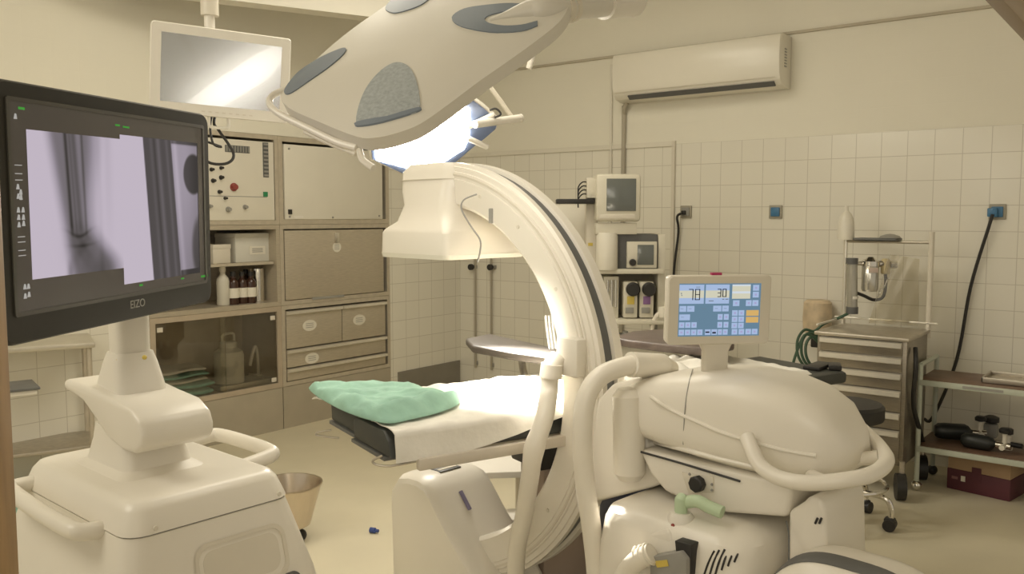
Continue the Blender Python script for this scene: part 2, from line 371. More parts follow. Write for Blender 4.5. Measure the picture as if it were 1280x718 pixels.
def bottle(x, ytop, X, zb_, r, m, cap, label, cat='bottle', grp=None, lab=True):
    p = atX(x, ytop, X); h = p.z-zb_
    t = thing('reagent_bottle', label, cat, (X, p.y, zb_+.001), 0, grp)
    MB().lathe([(0, 0), (r*.95, 0), (r, .006), (r, h*.62), (r*.9, h*.70), (r*.42, h*.80), (r*.40, h*.9), (0, h*.9)], n=20).build('bottle_body', m, t)
    MB().lathe([(r*.5, h*.87), (r*.5, h), (0, h)], n=16).build('cap', cap, t)
    if lab:
        MB().lathe([(r+.0006, h*.2), (r+.0012, h*.2), (r+.0012, h*.5), (r+.0006, h*.5)], n=20).build('label_band', PANEL, t)
bottle(278, 334, XL-.10, SH0, .042, mat('clear_plastic', (.60, .57, .48), .3), OFFW, 'pale plastic bottle with a narrow neck, left of the brown bottles', lab=False)
bottle(291, 340, XL-.08, SH0, .036, AMBER, BLACK, 'dark brown bottle standing next to the pale plastic bottle', grp='brown bottles in the shelf cabinet')
bottle(302, 340, XL-.09, SH0, .036, AMBER, BLACK, 'dark brown bottle in the middle of the row of brown bottles', grp='brown bottles in the shelf cabinet')
bottle(313, 340, XL-.08, SH0, .036, AMBER, BLACK, 'dark brown bottle at the right end of the row, by the metal cylinder', grp='brown bottles in the shelf cabinet')
bottle(307, 337, XL-.24, SH0, .034, AMBER, BLACK, 'dark brown bottle standing behind the row of three brown bottles', grp='brown bottles in the shelf cabinet', lab=False)
p = atX(333, 334, XL-.14); t = thing('steel_canister', 'tall shiny steel canister beside the brown bottles on the lower shelf', 'canister', (XL-.14, min(p.y, CYM-.09), SH0+.001))
h = p.z-SH0; MB().lathe([(0, 0), (.048, 0), (.048, h*.86), (0, h*.86)]).build('canister_body', CHROME, t); MB().lathe([(.05, h*.86), (.05, h*.97), (.03, h), (0, h)]).build('lid', CHROME, t)
# jug, towels and tray behind the glass
ZG = Z3+.036
pa, pb = atX(306, 426, XL-.16), atX(266, 426, XL-.16); yj = (pa.y+pb.y)/2; h = .335
t = thing('plastic_jug', 'white plastic jug with a screw lid and handle behind the cabinet glass', 'jug', (XL-.17, yj, ZG+.026))
MB().lathe([(0, 0), (.096, 0), (.10, .008), (.10, .19), (.092, .215), (.055, .24), (.05, .25), (0, .25)], n=28).build('jug_body', PANEL, t)
MB().lathe([(.058, .243), (.058, .275), (.05, .282), (0, .282)], n=20).build('lid', PANEL, t)
MB().tube([(0, -.045, .275), (0, -.045, .32), (0, -.02, .335), (0, .03, .335), (0, .045, .32), (0, .045, .277)], .009, 8).build('handle', PANEL, t)
t = thing('steel_tray', 'shallow steel tray under the white jug behind the cabinet glass', 'tray', (XL-.19, yj+.06, ZG+.001))
k = MB().box((0, 0, .008), (.30, .42, .014), .004); k.build('tray_bottom', STEEL, t)
k = MB(); k.box((.15, 0, .016), (.008, .42, .03), .002); k.box((-.15, 0, .016), (.008, .42, .03), .002); k.box((0, .21, .016), (.30, .008, .03), .002); k.box((0, -.21, .016), (.30, .008, .03), .002); k.build('rim', STEEL, t)
p = atX(312, 445, XL-.22); t = thing('tube_rack', 'curved pale tube beside the white jug behind the cabinet glass', 'tube', (XL-.22, p.y+.02, ZG+.026))
MB().tube([(0, -.02, .08), (0, .01, .18), (0, .03, .21), (0, .045, .14), (0, .05, .0)], .012, 8).build('bent_tube', OFFW, t); MB().box((0, .05, .006), (.05, .05, .012), .003).build('tube_foot', OFFW, t)
ya, yb_ = atX(182, 470, XL-.13).y, atX(252, 470, XL-.13).y; zz = ZG+.001
names = ['bottom', 'second from the bottom', 'third from the bottom', 'second from the top', 'topmost']
for i, (mm, th, sh) in enumerate(((GREEN, .045, .02), (GREEN, .040, .03), (BEIGEC, .028, -.02), (GREEN, .030, -.01), (BEIGEC, .034, -.03))):
    L2 = (yb_-ya)/2
    o = MB()
    def ring(u, th=th, L2=L2):
        e = sellipse(.13, th/2, 3, 24); return [V(p[0], u, p[1]+th/2+.004*math.sin(u*23+p[0]*17+i)) for p in e]
    us = [-L2, -L2+.004, -L2+.015]+[-L2+.03+(2*L2-.06)*k/8 for k in range(9)]+[L2-.015, L2-.004, L2]
    rr = []
    for u in us:
        k_ = max(.25, min(1, math.sqrt(max(0, 1-max(0, (abs(u)-L2+.02)/.0205)**2))))
        rr.append([V(p.x, p.y, th/2+(p.z-th/2)*k_) for p in ring(u)])
    o.loft(rr)
    t = o.build('folded_towel', mm); t.location = (XL-.15, (ya+yb_)/2+sh, zz); zz += th+.004
    tag(t, f'folded {"green" if mm is GREEN else "beige"} surgical towel, {names[i]} of the stack behind the cabinet glass', 'towel', 'folded towels in the glazed cabinet')
# ------------------------------------------------------------------ back wall: air conditioner, pipes, outlets
ax0, ax1 = -3.335, -2.105; zb_ = 2.318
t = thing('air_conditioner', 'long white split air conditioner high on the tiled back wall', 'air conditioner', ((ax0+ax1)/2, YB, zb_))
prof = [(0, 0), (0, .335), (.165, .335), (.19, .325), (.20, .30), (.205, .20), (.20, .09), (.185, .045), (.15, .015), (.09, 0)]
k = mb(t); k.prism([V(ax0, YB-.001-d_, zb_+z) for d_, z in prof], V(ax1-ax0, 0, 0), .006); k.build('housing', mat('air_conditioner_white', (.80, .76, .66), .25, var=.01), t)
k = mb(t); k.prism([V(ax0+.05, YB-.2075, zb_+.19), V(ax0+.05, YB-.2075, zb_+.20), V(ax0+.05, YB-.2065, zb_+.21)], V(1e-3, 0, 0))
k = mb(t); k.prism([V(ax0+.12, YB-.182, zb_+.036), V(ax0+.12, YB-.150, zb_+.012), V(ax0+.12, YB-.158, zb_+.006), V(ax0+.12, YB-.188, zb_+.031)], V(ax1-ax0-.16, 0, 0)); k.build('louvre', GREYD, t)
k = mb(t); k.b2((ax0+.02, YB-.203, zb_+.058), (ax1-.03, YB-.196, zb_+.061)); k.build('panel_seam', OFFW, t)
k = mb(t)
for j in range(7): k.b2((ax1, YB-.12, zb_+.13+.018*j), (ax1+.003, YB-.085, zb_+.138+.018*j))
k.build('side_grille', GREY, t)
def pipe(label, pts, r, m, name='wall_pipe', cat='pipe', grp=None, sm=6):
    o = MB().tube(pts, r, 10, sm).build(name, m); return tag(o, label, cat, grp)
a = atY(780, 133, YB-.02); b = atY(778, 215, YB-.02)
pipe('grey drain pipe running down the wall from the air conditioner', [(a.x+.05, YB-.06, zb_+.002), (a.x+.02, YB-.05, zb_-.03), (a.x, YB-.021, zb_-.08), (a.x, YB-.021, zb_-.2), (b.x, YB-.021, .02)], .016, mat('grey_pipe', (.42, .38, .30), .5))
a = atY(764, 140, YB-.012)
pipe('thin white cable duct left of the grey drain pipe', [(a.x, YB-.013, zb_+.3), (a.x, YB-.013, 2.0), (a.x, YB-.013, .02)], .010, PANEL, 'cable_duct', 'duct')
for (x, y, lab) in ((858, 265, 'grey wall outlet above the anaesthesia machine shelf, leftmost of three'), (970, 265, 'grey blue wall outlet with nothing plugged in, middle of the tiled wall'), (1247, 265, 'grey wall outlet with a blue plug, above the side table')):
    p = atY(x, y); t = thing('wall_outlet', lab, 'outlet', (p.x, YB, p.z), 0, 'outlets on the tiled wall')
    MB().box((0, -.006, 0), (.088, .012, .088), .004).build('cover_plate', mat('outlet_grey', (.36, .33, .26), .5), t)
    MB().box((0, -.015, 0), (.06, .012, .06), .004).build('socket', GREY if x < 900 else BLUE, t)
p = atY(857, 266); q = atY(845, 338); 
t = thing('power_cord', 'black power cord hanging from the leftmost wall outlet', 'cord', (p.x, YB-.02, p.z))
mb(t).box((p.x, YB-.033, p.z), (.03, .022, .03), .005).build('plug', BLACK, t)
mb(t).tube([(p.x-.005, YB-.045, p.z-.005), (p.x-.04, YB-.05, p.z-.03), (q.x+.03, YB-.03, p.z-.14), (q.x, YB-.03, q.z), (q.x-.02, YB-.03, q.z-.45)], .009, 8).build('cable', BLACK, t)
p = atY(1243, 268); q = atY(1197, 450); r_ = atY(1168, 520)
t = thing('power_cord', 'black power cord slanting down from the blue plug to behind the side table', 'cord', (p.x, YB-.02, p.z))
mb(t).box((p.x-.005, YB-.036, p.z+.01), (.05, .024, .05), .006).build('plug', BLUE, t)
mb(t).tube([(p.x, YB-.05, p.z), (p.x-.02, YB-.045, p.z-.08), (p.x-.10, YB-.03, p.z-.42), (q.x, YB-.03, q.z), (r_.x, YB-.03, r_.z), (r_.x-.05, YB-.03, .28)], .0095, 8).build('cable', BLACK, t)
# two slim rods with knobs in the tiled corner
for x, lab in ((593, 'slim metal wall rod with a dark knob, left of the pair behind the detector head'), (613, 'slim metal wall rod with a dark knob, right of the pair behind the detector head')):
    p = atY(x, 334, YB-.03); t = thing('wall_rod', lab, 'rod', (p.x, YB, .2), 0, 'slim rods on the back wall')
    mb(t).cyl((p.x, YB-.02, .2), (p.x, YB-.02, 1.62 if x > 600 else 1.35), .010, n=10).build('rod', mat('rod_metal', (.45, .41, .33), .4, .5), t)
    s = -1 if x < 600 else 1
    mb(t).lathe([(.012, 0), (.012, .02), (.026, .022), (.026, .045), (0, .048)], (p.x+s*.018, YB-.022, p.z), (0, -1, 0), 16).build('knob', BLACK, t)
    k = mb(t); k.box((p.x+s*.018, YB-.012, p.z), (.05, .024, .03), .003); k.box((p.x, YB-.010, .24), (.03, .02, .03), .003); k.build('bracket', GREY, t)
# beam
p0, p1 = atd(236, -5, 5.0), atd(545, 31, 5.75); z_ = (p0.z+p1.z)/2
d = V(p1.x-p0.x, p1.y-p0.y, 0); ln = d.length; d.normalize()
m = MB(); m.M = Matrix.Translation(V(p0.x, p0.y, 0)) @ Matrix.Rotation(math.atan2(d.y, d.x), 4, 'Z')
m.b2((-.5, 0, z_), (ln, .12, ZC)); m.b2((-.5, -.012, z_), (ln, 0, z_+.018)); struct('trim_5', m, mat('beam_paint', (.80, .765, .665), .7, var=.02))
# ================================================================== RIGHT SIDE
def caster(k, x, y, r=.04, w=.022, ang=0):
    c, s = math.cos(ang), math.sin(ang)
    k.cyl((x-c*w, y-s*w, r), (x+c*w, y+s*w, r), r, n=18)
# ---- steel drawer trolley
fl = W(1.70, 4.78); t = thing('drawer_trolley', 'steel trolley with bright-edged drawers and a tubular rear frame by the tiled wall', 'trolley', fl)
TW, TD, TT = .47, .45, .86
k = mb().b2((0, .012, .17), (TW, TD, TT-.02), .004); k.build('body', TROL, t)
MB().b2((-.012, -.012, TT-.02), (TW+.012, TD+.012, TT), .004).build('top', STEEL, t)
k = MB(); k.box((TW/2, TD-.0, TT+.035), (TW+.10, .012, .012), .003); k.box((.0, TD*.5, TT+.035), (.012, TD, .012), .003)
for x in (.0, TW): k.box((x, TD, TT+.018), (.012, .012, .036))
k.build('guard_rail', BRITE, t)
zs = [.835, .752, .668, .575, .455, .36, .20]
for i in range(6):
    z1, z0 = zs[i], zs[i+1]+.006
    dr = MB().b2((.02, 0, z0), (TW-.02, .014, z1), .003).build('drawer', TROL, t)
    k = MB(); k.prism([V(.022, 0, z1), V(.022, -.022, z1-.006), V(.022, -.022, z1-.03), V(.022, -.014, z1-.034), V(.022, 0, z1-.012)], V(TW-.044, 0, 0)); k.build('handle', BRITE, dr)
for x in (.0, TW):
    for y in (0, TD):
        k = MB().cyl((x, y, .11), (x, y, .2), .014, n=10); l = k.build('leg', STEEL, t)
        k = MB(); caster(k, x, y-.02, .07, .024, .4); k.build('caster', BLACK, l)
for x, h in ((0, 1.36), (TW, 1.41)):
    MB().tube([(x, TD+.01, TT-.05), (x, TD+.01, 1.1), (x, TD+.01, h)], .011 if x == 0 else .015, 10).build('rear_post', BRITE if x == 0 else OFFW, t)
k = MB(); k.cyl((0, TD+.01, 1.35), (TW, TD+.01, 1.35), .009, n=10); k.build('cross_bar', STEEL, t)
k = MB(); k.b2((.06, TD-.06, 1.358), (TW-.17, TD+.07, 1.372), .004); k.build('upper_shelf', GREYD, t)
k = MB(); k.lathe([(.06, 0), (.05, .012), (.02, .022), (0, .024)], (.25, TD, 1.373)); k.build('dome_cap', GREY, t)
k = MB(); k.tube([(TW+.02, .10, .80), (TW+.035, .06, .70), (TW+.02, .10, .5), (TW+.03, .2, .35), (TW+.03, .3, .25)], .012, 8); o = k.build('drain_hose', BLACK); 
o.location = fl; tag(o, 'black hose looping down the right side of the steel drawer trolley', 'hose')
# ---- suction set on the frame
def lp(x, y): return atd(x, y, 5.02)
p = lp(1065, 356); t = thing('suction_regulator', 'glass suction tube and jar with metal regulators hung on the trolley frame', 'suction set', (p.x, p.y, p.z))
a, b = lp(1065, 326), lp(1065, 388)
k = mb(t); k.cyl(a, b, .030, n=20); k.build('glass_tube', mat('suction_glass', (.42, .40, .34), .1, .3, var=.1), t)
for q, h in ((a, .03), (b, .04)): mb(t).cyl(q-V(0, 0, .02), q+V(0, 0, h*.5), .034, n=18).build('end_cap', GREYD, t)
c = lp(1066, 372); mb(t).cyl(c-V(0, 0, .008), c+V(0, 0, .008), .0315, n=18).build('white_ring', WHITE2, t)
a, b = lp(1058, 329), lp(1119, 331)
k = mb(t); k.cyl(a, b, .012, n=12); k.cyl(lp(1080, 329), lp(1086, 329), .022, n=14); k.cyl(lp(1098, 330), lp(1104, 330), .020, n=14); k.cyl(lp(1112, 331), lp(1120, 331), .024, n=14); k.build('manifold', CHROME, t)
c = lp(1088, 331); k = mb(t); k.lathe([(0, -.155), (.042, -.155), (.047, -.14), (.047, .0), (.04, .01), (0, .01)], c); k.build('jar', mat('steel_jar', (.62, .60, .54), .18, .7, var=.15), t)
mb(t).lathe([(.049, -.008), (.049, .02), (.03, .03), (.016, .045), (0, .046)], c).build('jar_lid', CHROME, t)
e = W(0, -1); cc = c+V(e.x, e.y, 0)*.046+V(0, 0, -.03); mb(t).box(cc, (.05, .012, .028), .002, Matrix.Rotation(hd, 4, 'Z')).build('paper_label', mat('pink_label', (.62, .50, .44), .7), t)
c = lp(1107, 332); mb(t).lathe([(.02, -.05), (.026, -.045), (.026, .03), (.018, .04), (0, .04)], c).build('valve', mat('valve_cream', (.62, .52, .30), .4), t)
q = [lp(1107, 342), lp(1107, 358), lp(1103, 372), lp(1092, 375), lp(1080, 370), lp(1070, 366)]
mb(t).tube(q, .0095, 8).build('hose', BLACK, t)
# bottle on the wall behind the frame, dispenser and green hose coil
p = atd(1057, 300, 5.1); t = thing('drip_bottle', 'pale translucent drip bottle standing at the left end of the frame top', 'bottle', (p.x, p.y, p.z))
MB().lathe([(0, 0), (.045, 0), (.048, .02), (.046, .11), (.03, .15), (.012, .17), (.01, .2), (0, .2)]).build('bottle_body', mat('translucent_plastic', (.74, .70, .60), .3), t)
p = atY(1021, 398, YB-.09)
t = thing('paper_roll_dispenser', 'stained cream round dispenser on the tiles, left of the trolley top', 'dispenser', (p.x, YB, p.z))
k = mb(t); c = V(p.x, YB-.08, p.z); k.lathe([(.05, -.10), (.085, -.09), (.09, .0), (.085, .10), (.07, .115), (0, .115)], c); k.build('drum', mat('stained_cream', (.66, .53, .36), .5, var=.2, scale=12), t)
k = mb(t); k.b2((p.x-.05, YB-.03, p.z-.08), (p.x+.05, YB, p.z+.1), .005); k.build('wall_plate', OFFW, t)
k = mb(t); k.box((p.x+.0, YB-.10, p.z-.14), (.05, .05, .09), .008); k.build('clamp', BLACK, t)
ctr = lambda x, y: atd(x, y, 5.15)
pts = [lp(1064, 390), lp(1050, 397), ctr(1030, 405)]
for j in range(3):
    for a in range(8):
        A = PI*.35+a*PI/4; rx, ry = 16-j*2.6, 24-j*3
        pts.append(ctr(1012+j*2+rx*math.cos(A), 436+j*1.5-ry*math.sin(A)+0*a)+W(0, -.012*j+.02*math.sin(A)))
pts += [ctr(1008, 418), ctr(996, 440), ctr(989, 466), ctr(985, 500), ctr(985, 560)]
o = MB().tube(pts, .0085, 8, 5).build('coiled_hose', HGREEN); tag(o, 'dark green hose coiled on the wall, left of the steel drawer trolley', 'hose')
# translucent plastic bag on the frame
A, B, D_, E_ = atd(1112, 318, 4.98), atd(1149, 324, 4.88), atd(1148, 408, 4.88), atd(1086, 404, 4.98)
def bag(u, v):
    a = A.lerp(B, u); b = E_.lerp(D_, u); q = a.lerp(b, v); return q+V(0, -1, 0)*(.03*math.sin(PI*u)*math.sin(PI*min(1, v*1.1))+.006*math.sin(u*17+v*9))
BAG = glass_mat('bag_film', (.90, .88, .82), .12, .45)
o = MB().grid(bag, 14, 18, .002).build('plastic_bag', BAG); tag(o, 'clear plastic bag hanging on the right post of the trolley frame', 'bag')
# ---- stool
c = W(1.62, 4.14); t = thing('swivel_stool', 'round black swivel stool on a chrome five-wheeled base, before the drawer trolley', 'stool', c)
MB().lathe([(0, .51), (.155, .51), (.176, .52), (.18, .535), (.18, .58), (.168, .595), (.10, .599), (0, .60)], n=36).build('seat', BLACK, t)
MB().lathe([(0, .10), (.035, .10), (.035, .2), (.025, .22), (.025, .48), (.07, .50), (.07, .51), (0, .51)]).build('column', CHROME, t)
MB().tube([(.2*math.cos(a*PI/12), .2*math.sin(a*PI/12), .2) for a in range(24)], .010, 8, 2, True).build('foot_ring', CHROME, t)
for i in range(5):
    a = head(-.26, -.966)+i*2*PI/5; c_, s_ = math.cos(a), math.sin(a)
    k = MB(); k.tube([(0, 0, .165), (.12*c_, .12*s_, .165), (.20*c_, .20*s_, .15), (.225*c_, .225*s_, .10), (.225*c_, .225*s_, .06)], .013, 10, 5); l = k.build('leg', CHROME, t)
    k = MB(); k.cyl((.22*c_-.03*s_, .22*s_+.03*c_, .03), (.22*c_+.03*s_, .22*s_-.03*c_, .03), .0295, n=18); k.box((.22*c_, .22*s_, .05), (.05, .05, .03), .012); k.build('caster', BLACK, l)
# ---- side table
fl = atz(1145, 613, 0); t = thing('side_table', 'painted metal side table with two brown shelves against the tiled wall, right edge', 'table', fl)
SW, SD = 1.05, .37
for x in (0, SW):
    for y in (0, SD):
        l = MB().tube([(x, y, .045), (x, y, .4), (x, y, .70)], .013, 10, 0).build('leg', PGREEN, t)
        k = MB().ball((x, y, .028), .028, (1, 1, 1)); k.build('caster', CHROME if y == 0 else BLACK, l)
for x in (0, SW):
    k = MB(); k.cyl((x, 0, .695), (x, SD, .695), .013, n=10); k.build('end_bar', PGREEN, t)
for z in (.60, .235):
    k = MB(); k.b2((-.012, .0, z), (SW+.012, SD, z+.018), .002); sh = k.build('shelf', BROWN, t)
    k = MB()
    for a, b in (((0, -.008, z), (SW, -.008, z)), ((0, SD+.008, z), (SW, SD+.008, z)), ((0, 0, z), (0, SD, z)), ((SW, 0, z), (SW, SD, z))): k.box((Vector(a)+Vector(b))/2, [max(.016, abs(q)) for q in Vector(b)-Vector(a)][:2]+[.03], .003)
    k.build('shelf_frame', PGREEN, sh)
k = MB(); k.b2((.21, -.0175, .593), (.40, -.0165, .607)); k.build('inventory_label', GREY, t)
c = fl+V(.62, .20, .6195); t = thing('instrument_tray', 'shallow shiny metal tray lying on the side table top', 'tray', c)
MB().box((0, 0, .004), (.66, .24, .006)).build('tray_bottom', STEEL, t)
k = MB()
for q, s_ in (((0, .12, .016), (.68, .01, .028)), ((0, -.12, .016), (.68, .01, .028)), ((.335, 0, .016), (.01, .25, .028)), ((-.335, 0, .016), (.01, .25, .028))): k.box(q, s_, .003)
k.build('rim', STEEL, t)
for p0_, p1_, lab in (((.05, -.03, .014), (.28, .02, .014), 'slim metal instrument nearer the front edge inside the tray on the side table'), ((.08, .05, .014), (.3, .06, .014), 'slim metal instrument lying further back inside the tray on the side table')):
    o = MB().cyl(p0_, p1_, .005, n=8).build('surgical_instrument', CHROME); o.location = c; tag(o, lab, 'instrument', 'instruments in the side table tray')
def cylinder_bottle(loc, rz, label, L_=.42, r=.05):
    t = thing('gas_cylinder', label, 'gas cylinder', loc, rz, 'gas cylinders on the lower shelf')
    MB().lathe([(0, 0), (r*.6, .004), (r*.92, .02), (r, .05), (r, L_*.8), (r*.8, L_*.9), (r*.4, L_*.97), (r*.35, L_), (0, L_)], (-L_/2, 0, r), (1, 0, 0), 24).build('cylinder_body', mat('cylinder_dark', (.02, .022, .02), .4), t)
    v = MB().cyl((L_/2, 0, r), (L_/2+.07, 0, r), .018, n=12).build('valve_body', CHROME, t)
    k = MB(); k.cyl((L_/2+.04, 0, r), (L_/2+.04, 0, r+.07), .012, n=10); k.build('valve_stem', OFFW, v)
    k = MB(); k.lathe([(.012, 0), (.028, .005), (.03, .02), (.02, .03), (0, .03)], (L_/2+.04, 0, r+.065)); k.build('valve_knob', BLACK, v)
    k = MB(); k.cyl((L_/2+.04, -.06, r), (L_/2+.04, .0, r), .014, n=10); k.build('outlet_port', OFFW, v)
    return t
def on_shelf(x0, y0, x1, y1, label, r):
    a, b = atz(x0, y0, .2545+r), atz(x1, y1, .2545+r); d = b-a; c_ = (a+b)/2; c_.z = .2545
    cylinder_bottle(c_, math.atan2(d.y, d.x), label, d.length, r)
on_shelf(1167, 538, 1215, 541, 'dark gas cylinder lying at the back of the lower shelf of the side table', .045)
on_shelf(1201, 549, 1245, 556, 'dark gas cylinder with a pale valve lying at the front of the lower shelf', .040)
p = atz(1259, 562, .2545); t = thing('pressure_valve', 'pale metal pressure valve with a black knob standing at the right on the lower shelf', 'valve', (p.x, p.y, .2545))
MB().lathe([(0, 0), (.026, 0), (.026, .02), (.018, .04), (.02, .07), (.012, .08), (0, .08)]).build('valve_body', OFFW, t); MB().lathe([(.014, .08), (.026, .085), (.026, .11), (.018, .115), (0, .115)]).build('valve_knob', BLACK, t); MB().cyl((0, 0, .03), (.07, -.01, .03), .014, n=12).build('outlet_port', BLACK, t)
p = atz(1239, 546, .2545); t = thing('pressure_valve', 'dark valve block with a black knob standing behind the front gas cylinder', 'valve', (p.x, p.y-.02, .2545))
MB().box((0, 0, .04), (.07, .06, .08), .012).build('valve_body', GREY, t); MB().lathe([(.014, .08), (.04, .09), (.04, .115), (.018, .125), (0, .125)]).build('valve_knob', BLACK, t)
a, b = atz(1183, 610, 0), atz(1262, 628, 0); hd2 = math.atan2(b.y-a.y, b.x-a.x); wl = (b-a).length
t = thing('cardboard_box', 'brown cardboard box with a maroon lower half on the floor under the side table', 'box', a, hd2)
MB().b2((0, 0, .0), (wl, .24, .115), .003).build('lower_half', MAROON, t); MB().b2((.002, .002, .115), (wl-.002, .238, .205), .003).build('upper_half', CARD, t)
MB().b2((.004, .004, .205), (wl-.004, .236, .209)).build('lid', mat('dark_card', (.10, .07, .045), .8), t)
MB().b2((wl*.40, -.002, .07), (wl*.55, 0, .145)).build('printed_patch', MAROON, t); MB().b2((wl*.23, -.0015, .055), (wl*.30, -.0002, .085)).build('white_label', PANEL, t); MB().b2((wl*.08, -.0015, .06), (wl*.18, -.0002, .075)).build('print', mat('pale_print', (.25, .12, .12), .7), t)
# ================================================================== ANAESTHESIA MACHINE
DA = 5.2; ctrp = W(DA*((770-640)/F), DA); hA = head(1, 0)
t = thing('anaesthesia_machine', 'cream anaesthesia workstation with monitors, vaporizers and shelves in the back corner', 'medical machine', ctrp, hA)
def A_(x, y, off=0): # pixel -> local (x, z) at the machine front
    p = atd(x, y, DA-.0); q = inv(ctrp, hA) @ p; return q.x, q.z
def slab(name, x0, y0, x1, y1, yf, yb_, m, parent=None, r=.004):
    (a, z1), (b, z0) = A_(x0, y0), A_(x1, y1)
    return MB().b2((a, yf, z0), (b, yb_, z1), r).build(name, m, parent or t)
CREAM = mat('machine_cream', (.66, .62, .51), .4, var=.03)
mo = slab('monitor', 744, 218, 799, 277, -.06, .24, CREAM, r=.02)
slab('screen', 757, 224, 793, 264, -.065, -.055, SCRD, mo, .002)
slab('monitor_base', 744, 279, 795, 293, -.04, .2, CREAM); slab('keypad', 748, 268, 792, 274, -.064, -.055, OFFW, mo, .002)
slab('rear_column', 734, 222, 747, 440, .05, .15, OFFW)
m_ = slab('cable_module', 733, 224, 744, 248, -.03, .06, CREAM)
for j in range(4):
    k = MB(); x, z = A_(734, 228+5*j); k.tube([(x, -.0, z), (x-.03, -.02, z-.0), (x-.055, -.03, z-.03), (x-.055, -.02, z-.08)], .004, 6, 4); k.build('plug_lead', BLACK, m_)
slab('tray_arm', 695, 249, 742, 255, -.05, .05, BLACK, r=.006)
slab('side_panel', 696, 256, 738, 316, .16, .19, PANEL)
slab('upper_shelf', 738, 336, 828, 342, -.05, .3, CREAM); 
x, z0 = A_(758, 337); _, z1 = A_(758, 291)
MB().lathe([(0, z0), (.062, z0), (.065, z0+.01), (.065, z1-.02), (.055, z1), (0, z1)], (x, -.02, 0)).build('absorber_canister', PANEL, t)
v = slab('ventilator', 770, 293, 822, 337, .0, .26, GREYD, r=.006)
f_ = slab('ventilator_front', 783, 302, 820, 335, -.03, .0, CREAM, v, .004); slab('ventilator_screen', 796, 306, 816, 331, -.034, -.029, SCRD, v, .002)
x, z = A_(790, 328); MB().lathe([(.022, 0), (.018, .025), (0, .026)], (x, -.03, z), (0, -1, 0), 16).build('ventilator_dial', BLACK, v)
slab('right_column', 823, 293, 830, 440, .0, .28, CREAM); slab('sticker_yellow', 736, 304, 742, 308, .048, .05, YEL)
slab('rear_board', 748, 342, 826, 408, .2, .22, mat('machine_back', (.36, .33, .26), .5))
fm = slab('flow_meter_block', 755, 346, 773, 398, -.0, .10, CREAM)
for j in range(3):
    x, z0 = A_(759+5*j, 384); _, z1 = A_(759, 350); MB().cyl((x, -.006, z0), (x, -.006, z1), .008, n=10).build('flow_tube', CHROME, fm)
for x0, m2 in ((779, YEL), (799, PURP)):
    v = slab('vaporizer', x0, 352, x0+17, 397, -.03, .12, CREAM, r=.008)
    x, z = A_(x0+11, 361); MB().lathe([(.042, 0), (.042, .03), (.034, .04), (0, .04)], (x, -.03, z), (0, -1, 0), 20).build('dial', BLACK, v)
    slab('filler_label', x0+4, 370, x0+13, 380, -.034, -.03, m2, v, .001); slab('filler_port', x0+2, 384, x0+12, 391, -.04, -.03, GREY, v, .002)
slab('work_top', 744, 398, 828, 403, -.12, .3, CREAM)
slab('drawer_body', 745, 428, 826, 520, -.1, .3, CREAM, r=.01)
slab('lower_shelf', 740, 424, 828, 428, -.14, .3, GREYD)
x0, _ = A_(745, 500); x1, _ = A_(826, 500)
MB().b2((x0-.03, -.16, .10), (x1+.03, .32, .33), .02).build('base', CREAM, t)
for x in (x0, x1):
    for y in (-.12, .28):
        k = MB(); k.cyl((x-.02, y, .05), (x+.02, y, .05), .05, n=16); k.build('caster', BLACK, t)
        k = MB(); k.box((x, y, .09), (.03, .03, .04)); k.build('caster_fork', GREY, t)
for j, (x, y) in enumerate(((757, 414), (768, 416), (778, 412))):
    a, z = A_(x, y); _, zz = A_(x, 424)
    o = MB().cyl((0, 0, 0), (0.01, 0, z-zz), .016, n=10).build('ampoule', [OFFW, YEL, GREY][j]); o.location = W(0, 0)+ctrp+W(a, -.08, zz+.001); tag(o, ['pale ampoule standing leftmost on the low shelf of the anaesthesia machine', 'yellow ampoule standing in the middle on the low shelf of the anaesthesia machine', 'grey ampoule standing third from the left on the low shelf of the anaesthesia machine'][j], 'ampoule', 'ampoules on the anaesthesia machine')
q = [(x, -.10, z) for x, z in (A_(810, 418), A_(813, 402), A_(818, 392), A_(827, 386))]
MB().tube(q, .014, 10).build('breathing_hose', OFFW, t)
k = MB(); x, z = A_(826, 388); k.lathe([(.03, -.03), (.034, 0), (.03, .03), (0, .034)], (x, -.1, z)); k.build('hose_port', PANEL, t)
# ================================================================== LEFT BACKGROUND
e = V(.5, -.866, 0); lg = V(-.866, -.5, 0)
fr = atz(119, 428, .83); hL = head(.866, .5)   # local +x towards the visible end, +y away from camera
t = thing('instrument_table', 'stainless steel two-tier table standing behind the monitor cart, left edge', 'table', (fr.x, fr.y, 0), hL)
MB().b2((-1.3, 0, .80), (0, .42, .83), .006).build('table_top', mat('table_steel', (.58, .54, .45), .35, .6, var=.06), t)
MB().b2((-1.28, .02, .25), (-.02, .40, .27), .004).build('lower_shelf', STEEL, t)
for x in (-.03, -1.27):
    for y in (.03, .39):
        l = MB().cyl((x, y, .03), (x, y, .80), .014, n=12).build('leg', STB, t); MB().lathe([(0, 0), (.02, 0), (.02, .03), (.015, .05), (0, .05)], (x, y, 0), n=12).build('foot', BLACK, l)
p = atd(47, 484, 3.9); t = thing('mayo_stand', 'small dark-edged tray on a white stand at the left edge behind the cart', 'stand', (p.x, p.y, 0), head(.8, .6))
MB().b2((-.5, .0, p.z-.035), (0, .22, p.z-.012), .006).build('tray_support', WHITE2, t)
k = MB(); k.b2((-.51, -.01, p.z-.012), (.01, .23, p.z+.0), .003); k.build('tray', GREYD, t)
MB().cyl((-.42, .11, .06), (-.42, .11, p.z-.03), .016, n=12).build('post', STEEL, t)
k = MB(); k.b2((-.55, .05, .0), (-.25, .17, .06), .01); k.build('base', STEEL, t)
p = atz(25, 630, 0)
